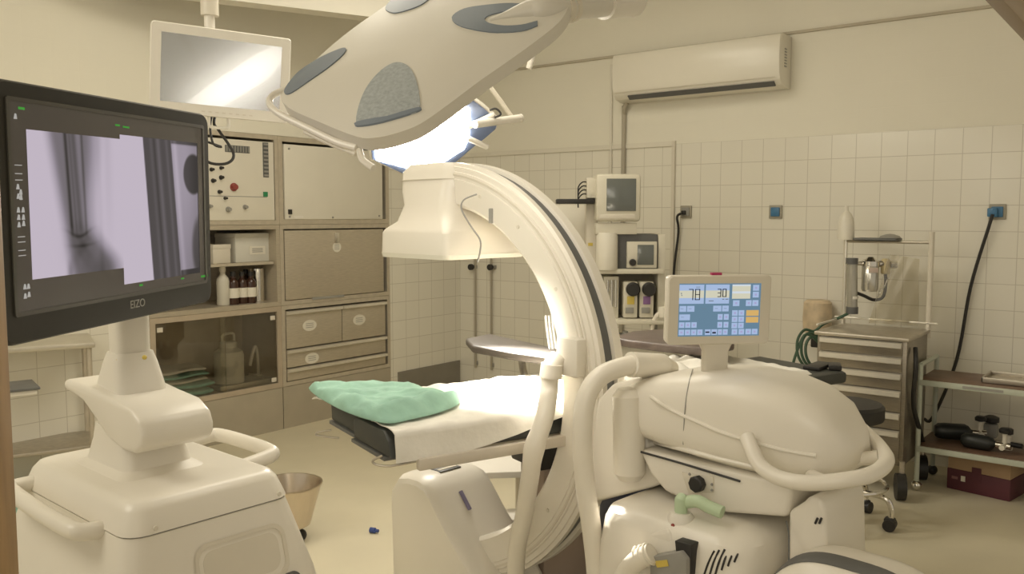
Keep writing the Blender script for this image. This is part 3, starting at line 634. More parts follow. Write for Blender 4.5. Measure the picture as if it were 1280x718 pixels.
k = MB(); k.grid(lambda u, v: V((u-.5)*.30*(1+.1*math.sin(v*9)), (v-.5)*.22, .006+.075*math.sin(PI*u)*math.sin(PI*v)*(1+.35*math.sin(u*14+v*6))), 18, 14, .006)
o = k.build('crumpled_cloth', GREEN); o.location = p; tag(o, 'small crumpled green cloth on the floor at the left edge', 'cloth')
# kick bucket
c = W(-1.035, 3.9); t = thing('kick_bucket', 'round steel bucket on a low wheeled frame beside the monitor cart', 'bucket', c)
MB().lathe([(.095, .075), (.10, .078), (.152, .262), (.158, .265), (.158, .271), (.150, .271), (.147, .262), (.095, .085), (0, .083), (0, .075)], n=40).build('bowl', mat('bucket_steel', (.60, .52, .42), .28, 1, var=.06, scale=20, stretch=(1, 1, .1)), t)
MB().tube([(.062*math.cos(a*PI/12), .062*math.sin(a*PI/12), .064) for a in range(24)], .007, 8, 2, True).build('wheel_ring', STEEL, t)
for i in range(3):
    a = i*2*PI/3+.5; MB().ball((.058*math.cos(a), .058*math.sin(a), .028), .028).build('caster', BLACK, t)
p = atz(468, 667, 0); k = MB().lathe([(0, -.022), (.013, -.022), (.013, .004), (.008, .006), (.008, .022), (0, .022)], (0, 0, .0135), (1, .3, 0), 14)
o = k.build('bottle_cap', mat('cap_blue', (.03, .06, .22), .4)); o.location = p; tag(o, 'tiny blue cap lying on the open floor before the operating table', 'cap')
p = atz(30, 690, 0); k = MB().box((0, 0, .012), (.14, .05, .022), .006); o = k.build('foot_pedal', GREY); o.location = p; o.rotation_euler.z = hd; tag(o, 'small grey pedal on the floor at the lower left edge', 'pedal')
# footstool behind the table
c = W(-.12, 3.80); t = thing('footstool', 'white low step stool on the far side of the operating table', 'stool', c, head(1, .12))
MB().box((0, .08, .365), (.42, .36, .03), .006).build('step_top', WHITE2, t); MB().box((.10, -.17, .20), (.25, .14, .03), .006).build('lower_step', WHITE2, t)
for x in (-.18, .18):
    for y in (-.07, .24): MB().cyl((x, y, 0), (x, y, .352), .014, n=10).build('leg', OFFW, t)
for x in (.0, .20): MB().cyl((x, -.22, 0), (x, -.22, .187), .012, n=10).build('leg', OFFW, t)
k = MB(); k.cyl((-.18, -.07, .18), (.18, -.07, .18), .01, n=8); k.cyl((.0, -.22, .17), (.0, -.07, .18), .01, n=8); k.cyl((.18, -.22, .17), (.18, -.07, .18), .01, n=8); k.build('stretcher', OFFW, t)
# ================================================================== MONITOR CART
CF = (.66, .752); co = W(-.934, 2.198); hC = head(*CF)
t = thing('monitor_cart', 'white wheeled cart carrying a dark widescreen monitor that shows two x-ray pictures', 'monitor cart', co, hC)
CART = t
prof = [(.02, .285, .385), (.10, .30, .40), (.40, .295, .395), (.60, .262, .362), (.788, .212, .312)]
k = MB(); k.loft([[V(x, y, z) for x, y in rrect(hx, hy, .05)] for z, hx, hy in prof]); k.build('cart_body', WHITE, t)
prof = [(.792, .214, .314, .05), (.84, .198, .298, .05), (.855, .186, .286, .045), (.860, .172, .272, .04)]
k = MB(); k.loft([[V(x, y, z) for x, y in rrect(hx, hy, r)] for z, hx, hy, r in prof]); k.build('lid', WHITE, t)
k = MB(); k.loft([[V(x, y, z) for x, y in rrect(.209, .309, .048)] for z in (.786, .794)]); k.build('lid_seam', GREY, t)
# recess in the front face, with a disc drive under it
def front(x, z, off): # point on the sloping front face y=-(..)
    hy = .312+(.788-z)*(.05/.188); return V(x, -hy+off, z)
def frame_loop(cx, cz, hx, hz, r, off): return [front(cx+x, cz+z, off) for x, z in rrect(hx, hz, r, 5)]
k = MB(); k.loft([frame_loop(.05, .675, .118, .062, .035, -.001), frame_loop(.05, .675, .121, .065, .036, -.004), frame_loop(.05, .675, .112, .056, .033, -.004), frame_loop(.05, .675, .108, .052, .03, .012), ], cap=False)
k.loft([frame_loop(.05, .675, .108, .052, .03, .012), frame_loop(.05, .675, .10, .045, .028, -.0005)]); k.build('recess_pocket', OFFW, t)
k = MB(); k.loft([frame_loop(.095, .585, .10, .030, .02, .01), frame_loop(.095, .585, .10, .030, .02, -.006)]); dd = k.build('disc_drive', GREYD, t)
k = MB(); k.loft([frame_loop(.085, .57, .085, .012, .008, .0), frame_loop(.085, .57, .085, .012, .008, -.010)]); k.build('drive_tray', CHROME, dd)
for s, nm in ((-1, 'handle'), (1, 'handle')):
    x = s*.215
    pts = [(x-s*.02, .24, .805), (x+s*.03, .24, .805), (x+s*.05, .215, .805), (x+s*.056, .05, .80), (x+s*.052, -.14, .795), (x+s*.035, -.175, .79), (x-s*.02, -.18, .785)] if s < 0 else [(x-.02, .20, .835), (x+.06, .20, .845), (x+.085, .17, .845), (x+.09, .05, .845), (x+.09, -.06, .842), (x+.075, -.095, .835), (x-.02, -.10, .825)]
    k = MB(); k.tube(pts, .0205, 14, 6); k.build(nm, WHITE, t)
for y in (-.12, .12): k = MB(); k.tube([(-.2105-(.79-z)*.2, y-.0, z) for z in (.775, .6, .42)], .003, 6, 0); k.build('side_seam', OFFW, t)
for q in ((-.15, -.316, .805), (.17, -.316, .805)): MB().lathe([(.006, 0), (.005, .003), (0, .0035)], q, (0, -1, .2), 12).build('screw', OFFW, t)
for x in (-.2, .2):
    for y in (-.3, .3):
        k = MB(); k.cyl((x-.02, y, .045), (x+.02, y, .045), .045, n=18); k.build('caster', GREYD, t)
# neck, shroud, pole
k = MB(); k.loft([[V(-.02+x, .03+y, z) for x, y in rrect(hx, hy, .03)] for z, hx, hy in ((.857, .115, .15), (.875, .09, .12), (.93, .082, .10), (.97, .08, .09))]); k.build('neck', WHITE, t)
pr = [(-.19, .955), (-.195, .985), (-.18, 1.018), (-.13, 1.042), (-.03, 1.05), (.08, 1.062), (.15, 1.066), (.25, 1.066), (.25, 1.038), (.19, 1.032), (.13, 1.02), (.06, .985), (.0, .95), (-.08, .932), (-.15, .934)]
k = MB(); k.prism([V(-.115, y, z) for y, z in pr], V(.185, 0, 0), .0125, 3); k.build('arm_shroud', WHITE, t)
k = MB(); k.loft([[V(-.02+x, .06+y, z) for x, y in rrect(hx, hy, .025)] for z, hx, hy in ((1.045, .068, .075), (1.07, .065, .07), (1.12, .058, .052), (1.15, .05, .043))]); k.build('pole_collar', WHITE, t)
k = MB(); k.loft([[V(-.02+x, .06+y, z) for x, y in rrect(.044, .036, .02)] for z in (1.12, 1.2, 1.3, 1.55)]); k.build('pole', WHITE, t)
for q in ((-.066, .03, 1.135), (-.02, -.02, 1.142)): MB().ball(q, .006).build('cap_screw', YEL, t)
# monitor
BL, BR, TR, TL = atd(14, 391, 1.62), atd(250, 350, 2.27), atd(250, 160, 2.27), atd(-6, 126, 1.6)
R = (BR-BL); SWD = R.length; R.normalize(); U = ((TR-BR)+(TL-BL))/2; SHT = U.length; U = (U-R*U.dot(R)).normalized(); NM = R.cross(U)
MM = Matrix(((R.x, U.x, NM.x, BL.x), (R.y, U.y, NM.y, BL.y), (R.z, U.z, NM.z, BL.z), (0, 0, 0, 1)))
def mm(root=CART, M=MM): k = MB(); k.M = inv(root.location, root.rotation_euler.z) @ M; return k
k = mm(); bw, bt, bb = .036, .038, .062
k.loft([[V(SWD/2+x, SHT/2-(bb-bt)/2+y, z) for x, y in rrect(SWD/2+bw-i, SHT/2+(bt+bb)/2-i, .028, 5)] for z, i in ((-.055, .03), (-.045, .008), (-.02, 0), (.006, 0), (.013, .004))], cap=True)
hs = k.build('monitor_housing', DARK, t)
k = mm(); o_, i_ = rrect(SWD/2+.008, SHT/2+.008, .004, 1), rrect(SWD/2, SHT/2, .003, 1)
k.loft([[V(SWD/2+x, SHT/2+y, z) for x, y in q] for q, z in ((o_, .0135), (o_, .0165), (i_, .0165), (i_, .0135))], closed=True, cap=False); k.build('bezel_lip', mat('lip_plastic', (.07, .066, .056), .4), hs)
k = mm(); k.b2((0, 0, .0128), (SWD, SHT, .0142)); k.build('screen', mat('lit_dark_screen', (.055, .048, .042), .3, var=.05, emit=.35), hs)
def smooth(a, b, x): x = max(0, min(1, (x-a)/(b-a))); return x*x*(3-2*x)
def bumpf(x, c, w): return math.exp(-((x-c)/w)**2)
LIL = (.56, .49, .57)
def noise(u, v): return .5*math.sin(u*31+v*17)+.3*math.sin(u*57-v*43)+.2*math.sin(u*91+v*71)
def tone(b): f = smooth(.25, .8, b); return tuple((LIL[i]*f+(.50, .44, .40)[i]*(1-f))*b**2.1 for i in range(3))
def pic1(u, v):   # lower leg and ankle
    w = 1-v; left = .19+.20*w; right = .70-.07*smooth(0, .55, w)+.30*smooth(.62, 1.0, w)
    soft = smooth(left-.06, left+.06, u)*(1-smooth(right-.06, right+.12, u)); b = 1-.24*soft
    leg = smooth(left+.0, left+.09, u)*(1-smooth(right-.12, right, u)); b -= .16*leg
    b -= .06*bumpf(u, .84, .05)*(1-w)+.04*bumpf(u, .74, .03)
    bone = 1-smooth(.64, .76, w)
    for cc, ww, dd in ((.375+.06*w, .018, .26), (.415+.07*w, .014, .10), (.46+.08*w, .03, .14), (.55+.03*w, .014, .16)): b -= dd*bumpf(u, cc, ww)*bone
    b += .05*bumpf(u, .50+.05*w, .035)*bone
    ank = bumpf(u, .51, .14)*bumpf(w, .80, .13); b -= ank*(.14+.05*noise(u*.7, v*.8))
    b -= .16*bumpf(w, .70+.03*math.sin(u*16), .014)*bumpf(u, .50, .12); b -= .12*bumpf(w, .80-.5*(u-.5)**2, .012)*bumpf(u, .52, .12)
    b -= .12*bumpf(u, .70, .20)*smooth(.80, 1, w); b -= .20*bumpf(u, .38, .03)*smooth(.84, 1, w)
    return tone(max(.30, b))
def pic2(u, v):
    w = 1-v; e = .26+.09*w; r0 = .62+.10*w; b = 1.0
    dark = smooth(e, e+.012, u)*(1-smooth(r0-.005, r0+.012, u)); b -= .57*dark
    b += dark*(.05*bumpf(u, .36+.1*w, .02)+.10*bumpf(u, .45+.1*w, .025)-.05*bumpf(u, .40+.1*w, .012)+.07*bumpf(u, .56+.1*w, .02))
    rr = smooth(r0, r0+.012, u); b -= rr*(.20+.10*smooth(.3, 1, w)+.08*smooth(.80, 1, u))
    b += rr*.10*bumpf(u, r0+.05, .03)
    d2 = ((u-.93)/.15)**2+((w-.24)/.16)**2; b -= .38*rr*(1-smooth(.75, 1.05, d2))
    d3 = ((u-1.0)/.12)**2+((w-.80)/.25)**2; b -= .22*rr*(1-smooth(.4, 1.2, d3))
    b -= .35*rr*smooth(.955, .965, w); b -= .35*rr*(1-smooth(.02, .03, w)); b -= .3*smooth(.985, .99, u)
    return tone(max(.34, b))
def picture(name, u0, u1, v0, v1, f, nu=110, nv=110):
    b = bmesh.new(); G = [[b.verts.new((SWD*(u0+(u1-u0)*i/nu), SHT*(v0+(v1-v0)*j/nv), .0146)) for j in range(nv+1)] for i in range(nu+1)]
    cols = []
    for i in range(nu):
        for j in range(nv): b.faces.new((G[i][j], G[i+1][j], G[i+1][j+1], G[i][j+1]))
    me = bpy.data.meshes.new(name); b.to_mesh(me); b.free()
    at = me.color_attributes.new('picture', 'FLOAT_COLOR', 'POINT')
    n = 0
    for i in range(nu+1):
        for j in range(nv+1): at.data[n].color = f(i/nu, j/nv)+(1,); n += 1
    me.transform(inv(CART.location, CART.rotation_euler.z) @ MM)
    me.materials.append(XRM); o = bpy.data.objects.new(name, me); C.objects.link(o); o.parent = hs; return o
XRM = vcol_emit('xray_screen_light', .95)
picture('xray_picture', .062, .487, .15, .875, pic1); picture('xray_picture', .487, .965, .055, .90, pic2)
MICON = emit_mat('icon_light', (.50, .48, .44), .8); GCAP = emit_mat('green_caption', (.07, .32, .05), .9)
for (u, v, w, h) in ((.005, .965, .025, .012), (.435, .945, .025, .010), (.475, .94, .035, .010), (.54, .03, .02, .012), (.80, .03, .02, .010), (.94, .02, .05, .014)): k = mm(); k.b2((SWD*u+.02, SHT*v, .0145), (SWD*(u+w)+.02, SHT*(v+h), .0148)); k.build('green_caption', GCAP, hs)
for (u, v) in ((.022, .93), (.02, .60), (.03, .575), (.02, .555), (.03, .55), (.018, .49), (.036, .49), (.018, .455), (.036, .455), (.018, .42), (.036, .425), (.03, .12), (.044, .12), (.03, .075), (.045, .08)):
    k = mm(); k.loft([[V(SWD*u+x*.8, SHT*v+y*.8, z) for x, y in ((-.005, -.006), (.006, -.006), (.004, .006), (-.001, .007))] for z in (.0145, .0148)]); k.build('menu_icon', MICON, hs)
for v in (.70, .66, .63, .36, .335, .295, .27): k = mm(); k.b2((SWD*.012, SHT*v, .0145), (SWD*.04, SHT*(v+.004), .0148)); k.build('menu_text', MICON, hs)
text('brand_lettering', 'EIZO', .026, GREY, hs, inv(CART.location, CART.rotation_euler.z) @ MM @ Matrix.Translation((SWD*.56, -.028, .0134)))
# mount between the pole and the back of the monitor
k = MB(); pc = V(-.02, .06, 1.47); q = inv(co, hC) @ (MM @ V(SWD/2, SHT/2, -.05)); k.tube([pc, pc.lerp(q, .5), q], .03, 10, 0); k.build('monitor_mount', WHITE, t)
# ================================================================== CEILING MONITOR
S2 = atd(300, 108, 3.36); LP2 = W(-.20, 2.28, 1.90)
N2 = ((V(0, 0, EYE)-S2).normalized()+(LP2-S2).normalized()).normalized()
def mon_pt(x, y): l, d, z = ray(x, y); r_ = W(l, d, z); o = V(0, 0, EYE); return o+r_*((S2-o).dot(N2)/r_.dot(N2))
BL2, BR2, TL2, TR2 = mon_pt(181, 138), mon_pt(352, 154), mon_pt(194, 26), mon_pt(372, 50)
R = ((BR2-BL2)+(TR2-TL2))/2; w2 = R.length; U = ((TL2-BL2)+(TR2-BR2))/2; h2 = U.length; R.normalize(); U = (U-R*U.dot(R)).normalized(); NM = R.cross(U)
c2 = (BL2+BR2+TL2+TR2)/4; BL2 = c2-R*w2/2-U*h2/2; print('MON', w2, h2)
M2 = Matrix(((R.x, U.x, NM.x, BL2.x), (R.y, U.y, NM.y, BL2.y), (R.z, U.z, NM.z, BL2.z), (0, 0, 0, 1)))
cen = M2 @ V(w2/2, h2/2, -.05)
t = thing('ceiling_monitor', 'white-framed monitor hung from the ceiling, switched off and reflecting the surgical lamp', 'monitor', (cen.x, cen.y, cen.z), 0)
k = mm(t, M2); k.loft([[V(w2/2+x, h2/2+y, z) for x, y in rrect(w2/2-i, h2/2-i, .012, 3)] for z, i in ((-.07, .05), (-.06, .02), (-.045, .002), (-.002, 0), (.004, .003))]); hs2 = k.build('housing', WHITE2, t); 
o_, i_ = rrect(w2/2-.030, h2/2-.034, .002, 1), rrect(w2/2-.036, h2/2-.040, .002, 1)
k = mm(t, M2); k.b2((.036, .042, .0036), (w2-.036, h2-.036, .0046)); k.build('screen', mat('dead_screen_green', (.10, .115, .098), .24, var=.03, spec=1.0, coat=1.0), hs2)
MATS['dead_screen_green'].node_tree.nodes['Principled BSDF'].inputs['IOR'].default_value = 2.9
k = mm(t, M2)
for j in range(8): k.b2((w2*.36+.025*j, .016, .004), (w2*.36+.025*j+.012, .020, .0055))
k.build('buttons', OFFW, hs2)
k = mm(t, M2); k.tube([(w2*.42, .0, -.02), (w2*.42, -.03, -.01), (w2*.44, -.038, -.01), (w2*.54, -.038, -.01), (w2*.56, -.03, -.01), (w2*.56, 0, -.02)], .006, 8, 3); k.build('handle', WHITE2, t)
a = atd(262, 34, 3.42)
k = mb(t); k.cyl((a.x, a.y, a.z-.22), (a.x, a.y, ZC), .02, n=14); k.build('suspension_tube', WHITE2, t)
b = atd(262, 10, 3.42); k = mb(t); k.cyl(b-V(0, 0, .03), b+V(0, 0, .06), .034, n=16); k.build('swivel_joint', OFFW, t)
b2_ = atd(330, -16, 4.1); k = mb(t); k.tube([b+V(0, 0, .05), b+(b2_-b)*.3+V(0, 0, .04), b2_], .028, 12, 4); k.build('arm', WHITE2, t)
k = mb(t); k.cyl(V(a.x, a.y, ZC-.05), V(a.x, a.y, ZC), .09, n=20); k.build('ceiling_plate', WHITE2, t)
k = mb(t); k.tube([M2 @ V(w2*.5, .05, -.072), M2 @ V(w2*.47, -.02, -.06), M2 @ V(w2*.50, -.05, -.03), M2 @ V(w2*.60, -.13, .0), M2 @ V(w2*.56, -.17, .0), M2 @ V(w2*.44, -.175, -.02), M2 @ V(w2*.36, -.14, -.03)], .0055, 8, 6); k.build('hanging_cable', BLACK, t)
k = mb(t); k.tube([M2 @ V(w2*.48, .05, -.072), M2 @ V(w2*.44, -.03, -.05), M2 @ V(w2*.46, -.10, -.03), M2 @ V(w2*.52, -.11, -.03), M2 @ V(w2*.38, -.09, -.04)], .0045, 8, 6); k.build('hanging_cable', BLACK, t)
# ================================================================== SURGICAL LAMPS
def plane_pt(x, y, P0, N):
    l, d, z = ray(x, y); r_ = W(l, d, z); o = V(0, 0, EYE); s = (P0-o).dot(N)/r_.dot(N); return o+r_*s
PA = atd(520, 90, 2.1); NA = W(-.2, -.65, .73).normalized()
outl = [(353, 116), (380, 88), (430, 44), (480, 8), (530, -28), (590, -58), (650, -66), (695, -44), (712, -8), (708, 14), (692, 34), (650, 66), (600, 101), (560, 131), (525, 155), (497, 166), (470, 172), (446, 171), (400, 153), (360, 134)]
OA = catmull([plane_pt(x, y, PA, NA) for x, y in outl], 4, True)
cA = plane_pt(545, 60, PA, NA)
t = thing('surgical_lamp', 'big white shield-shaped surgical lamp with blue-grey inlays, nearest the camera under the ceiling', 'surgical lamp', cA, 0, None)
LAMPA = t
HD = .03
def domeA(p):   # height of the shell over plane point p
    dv = p-cA; L_ = dv.length
    if L_ < 1e-6: return HD
    best = None; ux = dv/L_; vx = NA.cross(ux)
    n = len(OA)
    for i in range(n):
        a, b = OA[i]-cA, OA[(i+1) % n]-cA; a1, b1 = a.dot(vx), b.dot(vx)
        if (a1 <= 0 < b1) or (b1 <= 0 < a1):
            f = a1/(a1-b1); r_ = a.dot(ux)*(1-f)+b.dot(ux)*f
            if r_ > 0: best = r_
    tt = min(1, L_/best) if best else 1
    return HD*(1-tt**2.6)
k = mb(t); rings = [[p-NA*.034 for p in OA], [p-NA*.010 for p in OA]]
for s in (1, .985, .95, .88, .78, .64, .48, .3, .12): rings.append([cA+(p-cA)*s+NA*HD*(1-s**2.6) for p in OA])
k.loft(rings); k.build('shell', mat('lamp_shell', (.66, .63, .56), .4, var=.015), t, ang=50)
k = mb(t); k.loft([[cA+(p-cA)*s-NA*h for p in OA] for s, h in ((.97, .033), (.97, .037), (.93, .039))]); k.build('rim', OFFW, t)
k = mb(t); k.loft([[cA+(p-cA)*s-NA*h for p in OA] for s, h in ((.74, .0395), (.74, .043))]); k.build('light_panel', emit_mat('lamp_panel_light', (1, .94, .84), 5.5), t)
def shell_pt(x, y):   # foot point (on the lamp plane) of the shell point seen at a pixel
    h = 0
    for _ in range(8): p = plane_pt(x, y, PA+NA*h, NA)-NA*h; h = .6*domeA(p)+.4*h
    return p
def inlay(name, pts, m, n=5, h=.003, sub=3):
    P_ = catmull([shell_pt(x, y) for x, y in pts], n, True); cc = sum(P_, Vector())/len(P_)
    k = mb(t); lift = lambda p, e: p+NA*(domeA(p)+e)
    k.loft([[lift(p, -.004) for p in P_], [lift(p, h) for p in P_]]+[[lift(cc+(p-cc)*s, h) for p in P_] for s in (.8, .6, .4, .2, .05)]); return k.build(name, m, t, ang=60)
# inlays shift slightly because the shell bulges towards the camera
inlay('inlay', [(356, 113), (372, 92), (395, 76), (420, 64), (432, 61), (430, 68), (412, 84), (388, 101), (362, 118)], BLUEG)
inlay('inlay', [(482, 12), (488, 2), (500, -6), (525, -10), (540, -6), (528, 6), (508, 14), (492, 17)], BLUEG)
0 and inlay('inlay', [(565, 24), (578, 12), (610, 7), (668, 9), (668, 12), (630, 15), (610, 20), (608, 26), (625, 31), (671, 27), (671, 33), (655, 39), (615, 41), (580, 36)], BLUEG, 4)
inlay('window_inlay', [(447, 157), (449, 133), (460, 108), (478, 88), (496, 79), (512, 85), (522, 107), (524, 138), (500, 146), (470, 153)], BLUEL, 4)
inlay('window_edge', [(447, 159), (447, 154), (485, 147), (523, 136), (524, 140), (500, 148), (470, 156)], BLUEG, 3, .005)
oc_, ic_ = [(669, 8), (640, 5), (610, 7), (580, 12), (565, 23), (577, 34), (612, 41), (650, 40), (672, 33)], [(669, 12), (648, 13), (628, 16), (612, 20), (606, 25), (612, 30), (630, 33), (652, 32), (672, 27)]
O_ = catmull([shell_pt(x, y) for x, y in oc_], 4); I_ = catmull([shell_pt(x, y) for x, y in ic_], 4); lf = lambda p, e: p+NA*(domeA(p)+e)
k = mb(t); k.loft([[lf(a_, .003), lf(a_.lerp(b_, .33), .003), lf(a_.lerp(b_, .67), .003), lf(b_, .003), lf(b_, -.004), lf(a_, -.004)] for a_, b_ in zip(O_, I_)]); k.build('inlay', BLUEG, t, ang=60)
hp = lambda x, y, o=0: plane_pt(x, y, PA, NA)-NA*o
k = mb(t); k.tube([hp(404, 84, .02), hp(380, 96, .02), hp(352, 104, .02), hp(336, 112, .02), hp(333, 122, .022), hp(346, 133, .025), hp(380, 148, .03), hp(415, 163, .034), hp(440, 170, .034)], .0085, 10, 6); k.build('handle_rail', WHITE2, t)
k = mb(t); k.tube([hp(372, 146, .045), hp(405, 160, .048), hp(436, 172, .048)], .005, 8, 3); k.build('lower_rail', OFFW, t)
k = mb(t); k.tube([hp(442, 170, .04), hp(445, 180, .045), hp(458, 188, .05)], .008, 8, 4); k.build('hook', WHITE2, t)
a, b = plane_pt(690, 12, PA, NA), atd(790, 2, 2.45)
k = mb(t); q0 = shell_pt(612, 25); q0 = q0+NA*(domeA(q0)-.002); k.tube([q0, q0.lerp(a, .33)+NA*.004, q0.lerp(a, .66)+NA*.004, a, a.lerp(b, .5), b], lambda s: .006+.026*smooth(0, .5, s), 18, 6); k.build('arm', mat('lamp_shell', (1, 1, 1)), t)
k = mb(t); k.cyl(a.lerp(b, .10), a.lerp(b, .14), .039, n=18); k.cyl(a.lerp(b, .18), a.lerp(b, .22), .038, n=18); k.build('arm_collar', OFFW, t)
k = mb(t); k.cyl(a.lerp(b, .62), b, .040, n=20); k.ball(b, .042); k.build('arm_joint', WHITE2, t)
top = V(b.x+.1, b.y+.1, ZC); k = mb(t); k.cyl(b, top, .028, n=14); k.build('ceiling_arm', WHITE2, t); k = mb(t); k.cyl(top-V(0, 0, .06), top, .10, n=20); k.build('ceiling_plate', WHITE2, t)
# far lamp
PB = atd(545, 165, 4.2); NB = W(.30, -.78, -.62).normalized()
t = thing('surgical_lamp', 'lit surgical lamp with a blue surround and short handles, glowing below the big white one', 'surgical lamp', PB, 0, None)
fb = [(461, 176), (464, 199), (502, 217), (530, 212), (568, 204), (594, 182), (606, 173), (620, 161), (623, 151), (608, 137), (588, 122), (540, 112), (490, 140)]
pb_ = lambda x, y, o=0: plane_pt(x, y, PB, NB)+NB*o
FB = [pb_(x, y) for x, y in fb]; cB = sum(FB, Vector())/len(FB)
k = mb(t); k.loft([[cB+(p-cB)*s-NB*h for p in FB] for s, h in ((1.0, .0), (1.015, .004), (1.015, .05), (.9, .10), (.5, .13))]); k.build('housing', WHITE2, t)
k = mb(t); k.loft([[cB+(p-cB)*s+NB*h for p in FB] for s, h in ((.985, .0), (.985, .004))]); k.build('blue_surround', mat('lamp_blue', (.13, .17, .28), .35, var=.06), t)
em = [(468, 180), (470, 199), (520, 212), (552, 203), (580, 185), (586, 168), (587, 136), (575, 128), (540, 130), (500, 152)]
EP = [pb_(x, y) for x, y in em]
k = mb(t); k.loft([[p+NB*h for p in EP] for h in (.0042, .009)]); k.build('light_panel', emit_mat('lamp_light', (1, .94, .84), 48), t)
a = pb_(541, 199); k = mb(t); k.lathe([(.02, 0), (.03, .01), (.034, .04), (.028, .07), (0, .075)], a+NB*.005, NB, 20); k.build('sterile_handle', mat('tan_handle', (.42, .33, .24), .5), t)
for (x0, y0, x1, y1) in ((584, 156, 617, 140), (583, 170, 608, 181)):
    k = mb(t); k.cyl(pb_(x0, y0, .02), pb_(x1, y1, .02), .014, n=14); k.build('handle', WHITE2, t)
a, b = atd(619, 152, 4.22), atd(649, 148, 4.34); k = mb(t); k.cyl(a-(b-a)*.8, b, .019, n=16); k.cyl(b, b+(b-a).normalized()*.012, .021, n=16); k.build('arm_tube', WHITE2, t)
k = mb(t); q = [atd(640, 147, 4.32), atd(626, 127, 4.32), atd(608, 102, 4.32), atd(596, 82, 4.32)]; k.tube(q, .012, 10, 0); k.build('diagonal_arm', OFFW, t)
k = mb(t); q = [atd(612, 138, 4.2), atd(620, 136, 4.2), atd(626, 143, 4.2), atd(618, 147, 4.2)]; k.tube(q, .005, 8, 4); k.build('cable_loop', BLACK, t)
tp = atd(596, 82, 4.32); k = mb(t); k.cyl(tp, V(tp.x, tp.y, ZC), .025, n=14); k.build('ceiling_arm', WHITE2, t); k = mb(t); k.cyl((tp.x, tp.y, ZC-.06), (tp.x, tp.y, ZC), .09, n=20); k.build('ceiling_plate', WHITE2, t)
a = atd(668, 62, 4.45); b = atd(661, 86, 4.45); k = mb(t); k.cyl(tp+V(0, 0, .15), a, .012, n=10); k.cyl(a, b, .016, n=12); k.build('arm_link', WHITE2, t)
# brown bar crossing the top right corner
a, b = atd(1235, -22, 1.02), atd(1330, 78, 1.0); dv = (b-a); a, b = a-dv*((2.2-a.z)/(a.z-b.z)), b+dv*4.9; dv = b-a; ln = dv.length
rot = dv.to_track_quat('X', 'Z').to_matrix().to_4x4()
m = MB(); m.M = Matrix.Translation((a+b)/2) @ rot; m.box((0, 0, 0), (ln, .04, .0175), .003); struct('trim_6', m, mat('brown_bar', (.22, .165, .10), .55, var=.08))
m = MB(); m.M = Matrix.Translation((a+b)/2) @ rot; m.box((0, .0, .0145), (ln, .04, .011), .002); struct('trim_7', m, WOOD)
# ================================================================== C-ARM
cc = W(-.217, 3.14); hd_ = head(.7, -.714)
t = thing('c_arm_xray_machine', 'large white mobile c-arm x-ray machine with a lit touch panel, arching over the operating table', 'x-ray machine', cc, hd_)
CA = t; IM = inv(cc, hd_); EYE_L = IM @ V(0, 0, EYE)
def cy(x, y, yl):   # pixel ray -> point on local plane y = yl
    l, d, z = ray(x, y); p = IM @ (W(l, d, z)+V(0, 0, EYE)); r_ = p-EYE_L
    s = (yl-EYE_L.y)/r_.y; return EYE_L+r_*s
def ld(x, y, dep): return IM @ atd(x, y, dep)
ZA, RO, RI = .94, .75, .60
sec = [(RI+.012, -.07), (RI, -.058), (RI, .058), (RI+.012, .07), (RO-.03, .07), (RO, .06), (RO, .025), (RO-.02, .022), (RO-.02, -.022), (RO, -.025), (RO, -.046), (RO-.012, -.05), (RO-.014, -.056), (RO-.03, -.058), (RO-.032, -.064), (RO-.055, -.066), (RO-.057, -.07)]
def arc(sec_, a0, a1, n=72):
    return [[V(r*math.cos(a), y, ZA+r*math.sin(a)) for r, y in sec_] for a in [a0+(a1-a0)*i/n for i in range(n+1)]]
A0, A1 = math.radians(-112), math.radians(98)
k = MB(); k.loft(arc(sec, A0, A1)); k.build('c_arc', WHITE, t, ang=25)
k = MB(); k.loft(arc([(RO-.021, -.0215), (RO-.021, .0215), (RO-.012, .0215), (RO-.012, -.0215)], A0+.02, A1-.12)); k.build('rail_groove', GREYD, t)
k = MB(); k.loft(arc([(RO-.045, -.0675), (RO-.045, -.064), (RO-.038, -.064), (RO-.038, -.0675)], A0+.02, A1-.12)); k.build('rail_line', OFFW, t)
for a in (10, 30, 52, 70, 84, -35, -55): 
    r_ = .665; p = V(r_*math.cos(math.radians(a)), -.0698, ZA+r_*math.sin(math.radians(a))); MB().lathe([(.007, 0), (.006, .003), (0, .003)], p, (0, -1, 0), 12).build('cover_screw', OFFW, t)
# detector head
k = MB(); k.loft([[V(cx+x, y, z) for x, y in rrect(hx, hy, r, 5)] for z, cx, hx, hy, r in ((1.688, -.06, .13, .065, .05), (1.66, -.06, .15, .085, .05), (1.60, -.045, .15, .10, .05), (1.59, -.045, .145, .105, .05), (1.54, -.03, .135, .115, .05), (1.48, -.01, .15, .145, .04), (1.455, 0, .178, .178, .03), (1.44, 0, .186, .186, .025), (1.365, 0, .188, .188, .025))]); dh = k.build('detector_head', WHITE, t, ang=30)
k = MB(); k.loft([[V(x, y, z) for x, y in rrect(h_, h_, .025, 5)] for z, h_ in ((1.368, .189), (1.352, .186))]); k.build('detector_plate', PANEL, dh)
k = MB(); k.loft([[V(-.055+x, y, z) for x, y in rrect(.152, .097, .05, 5)] for z in (1.628, 1.631)]); k.build('seam', OFFW, dh)
k = MB(); k.tube([cy(596, 243, -.10), cy(580, 250, -.14), cy(577, 262, -.16), cy(588, 282, -.17), cy(600, 300, -.195), cy(600, 315, -.195), cy(597, 328, -.19)], .0028, 8, 6); k.build('thin_cable', GREY, dh)
p = cy(614, 270, -.07); MB().box(p, (.018, .01, .05), .003).build('latch', GREY, dh)
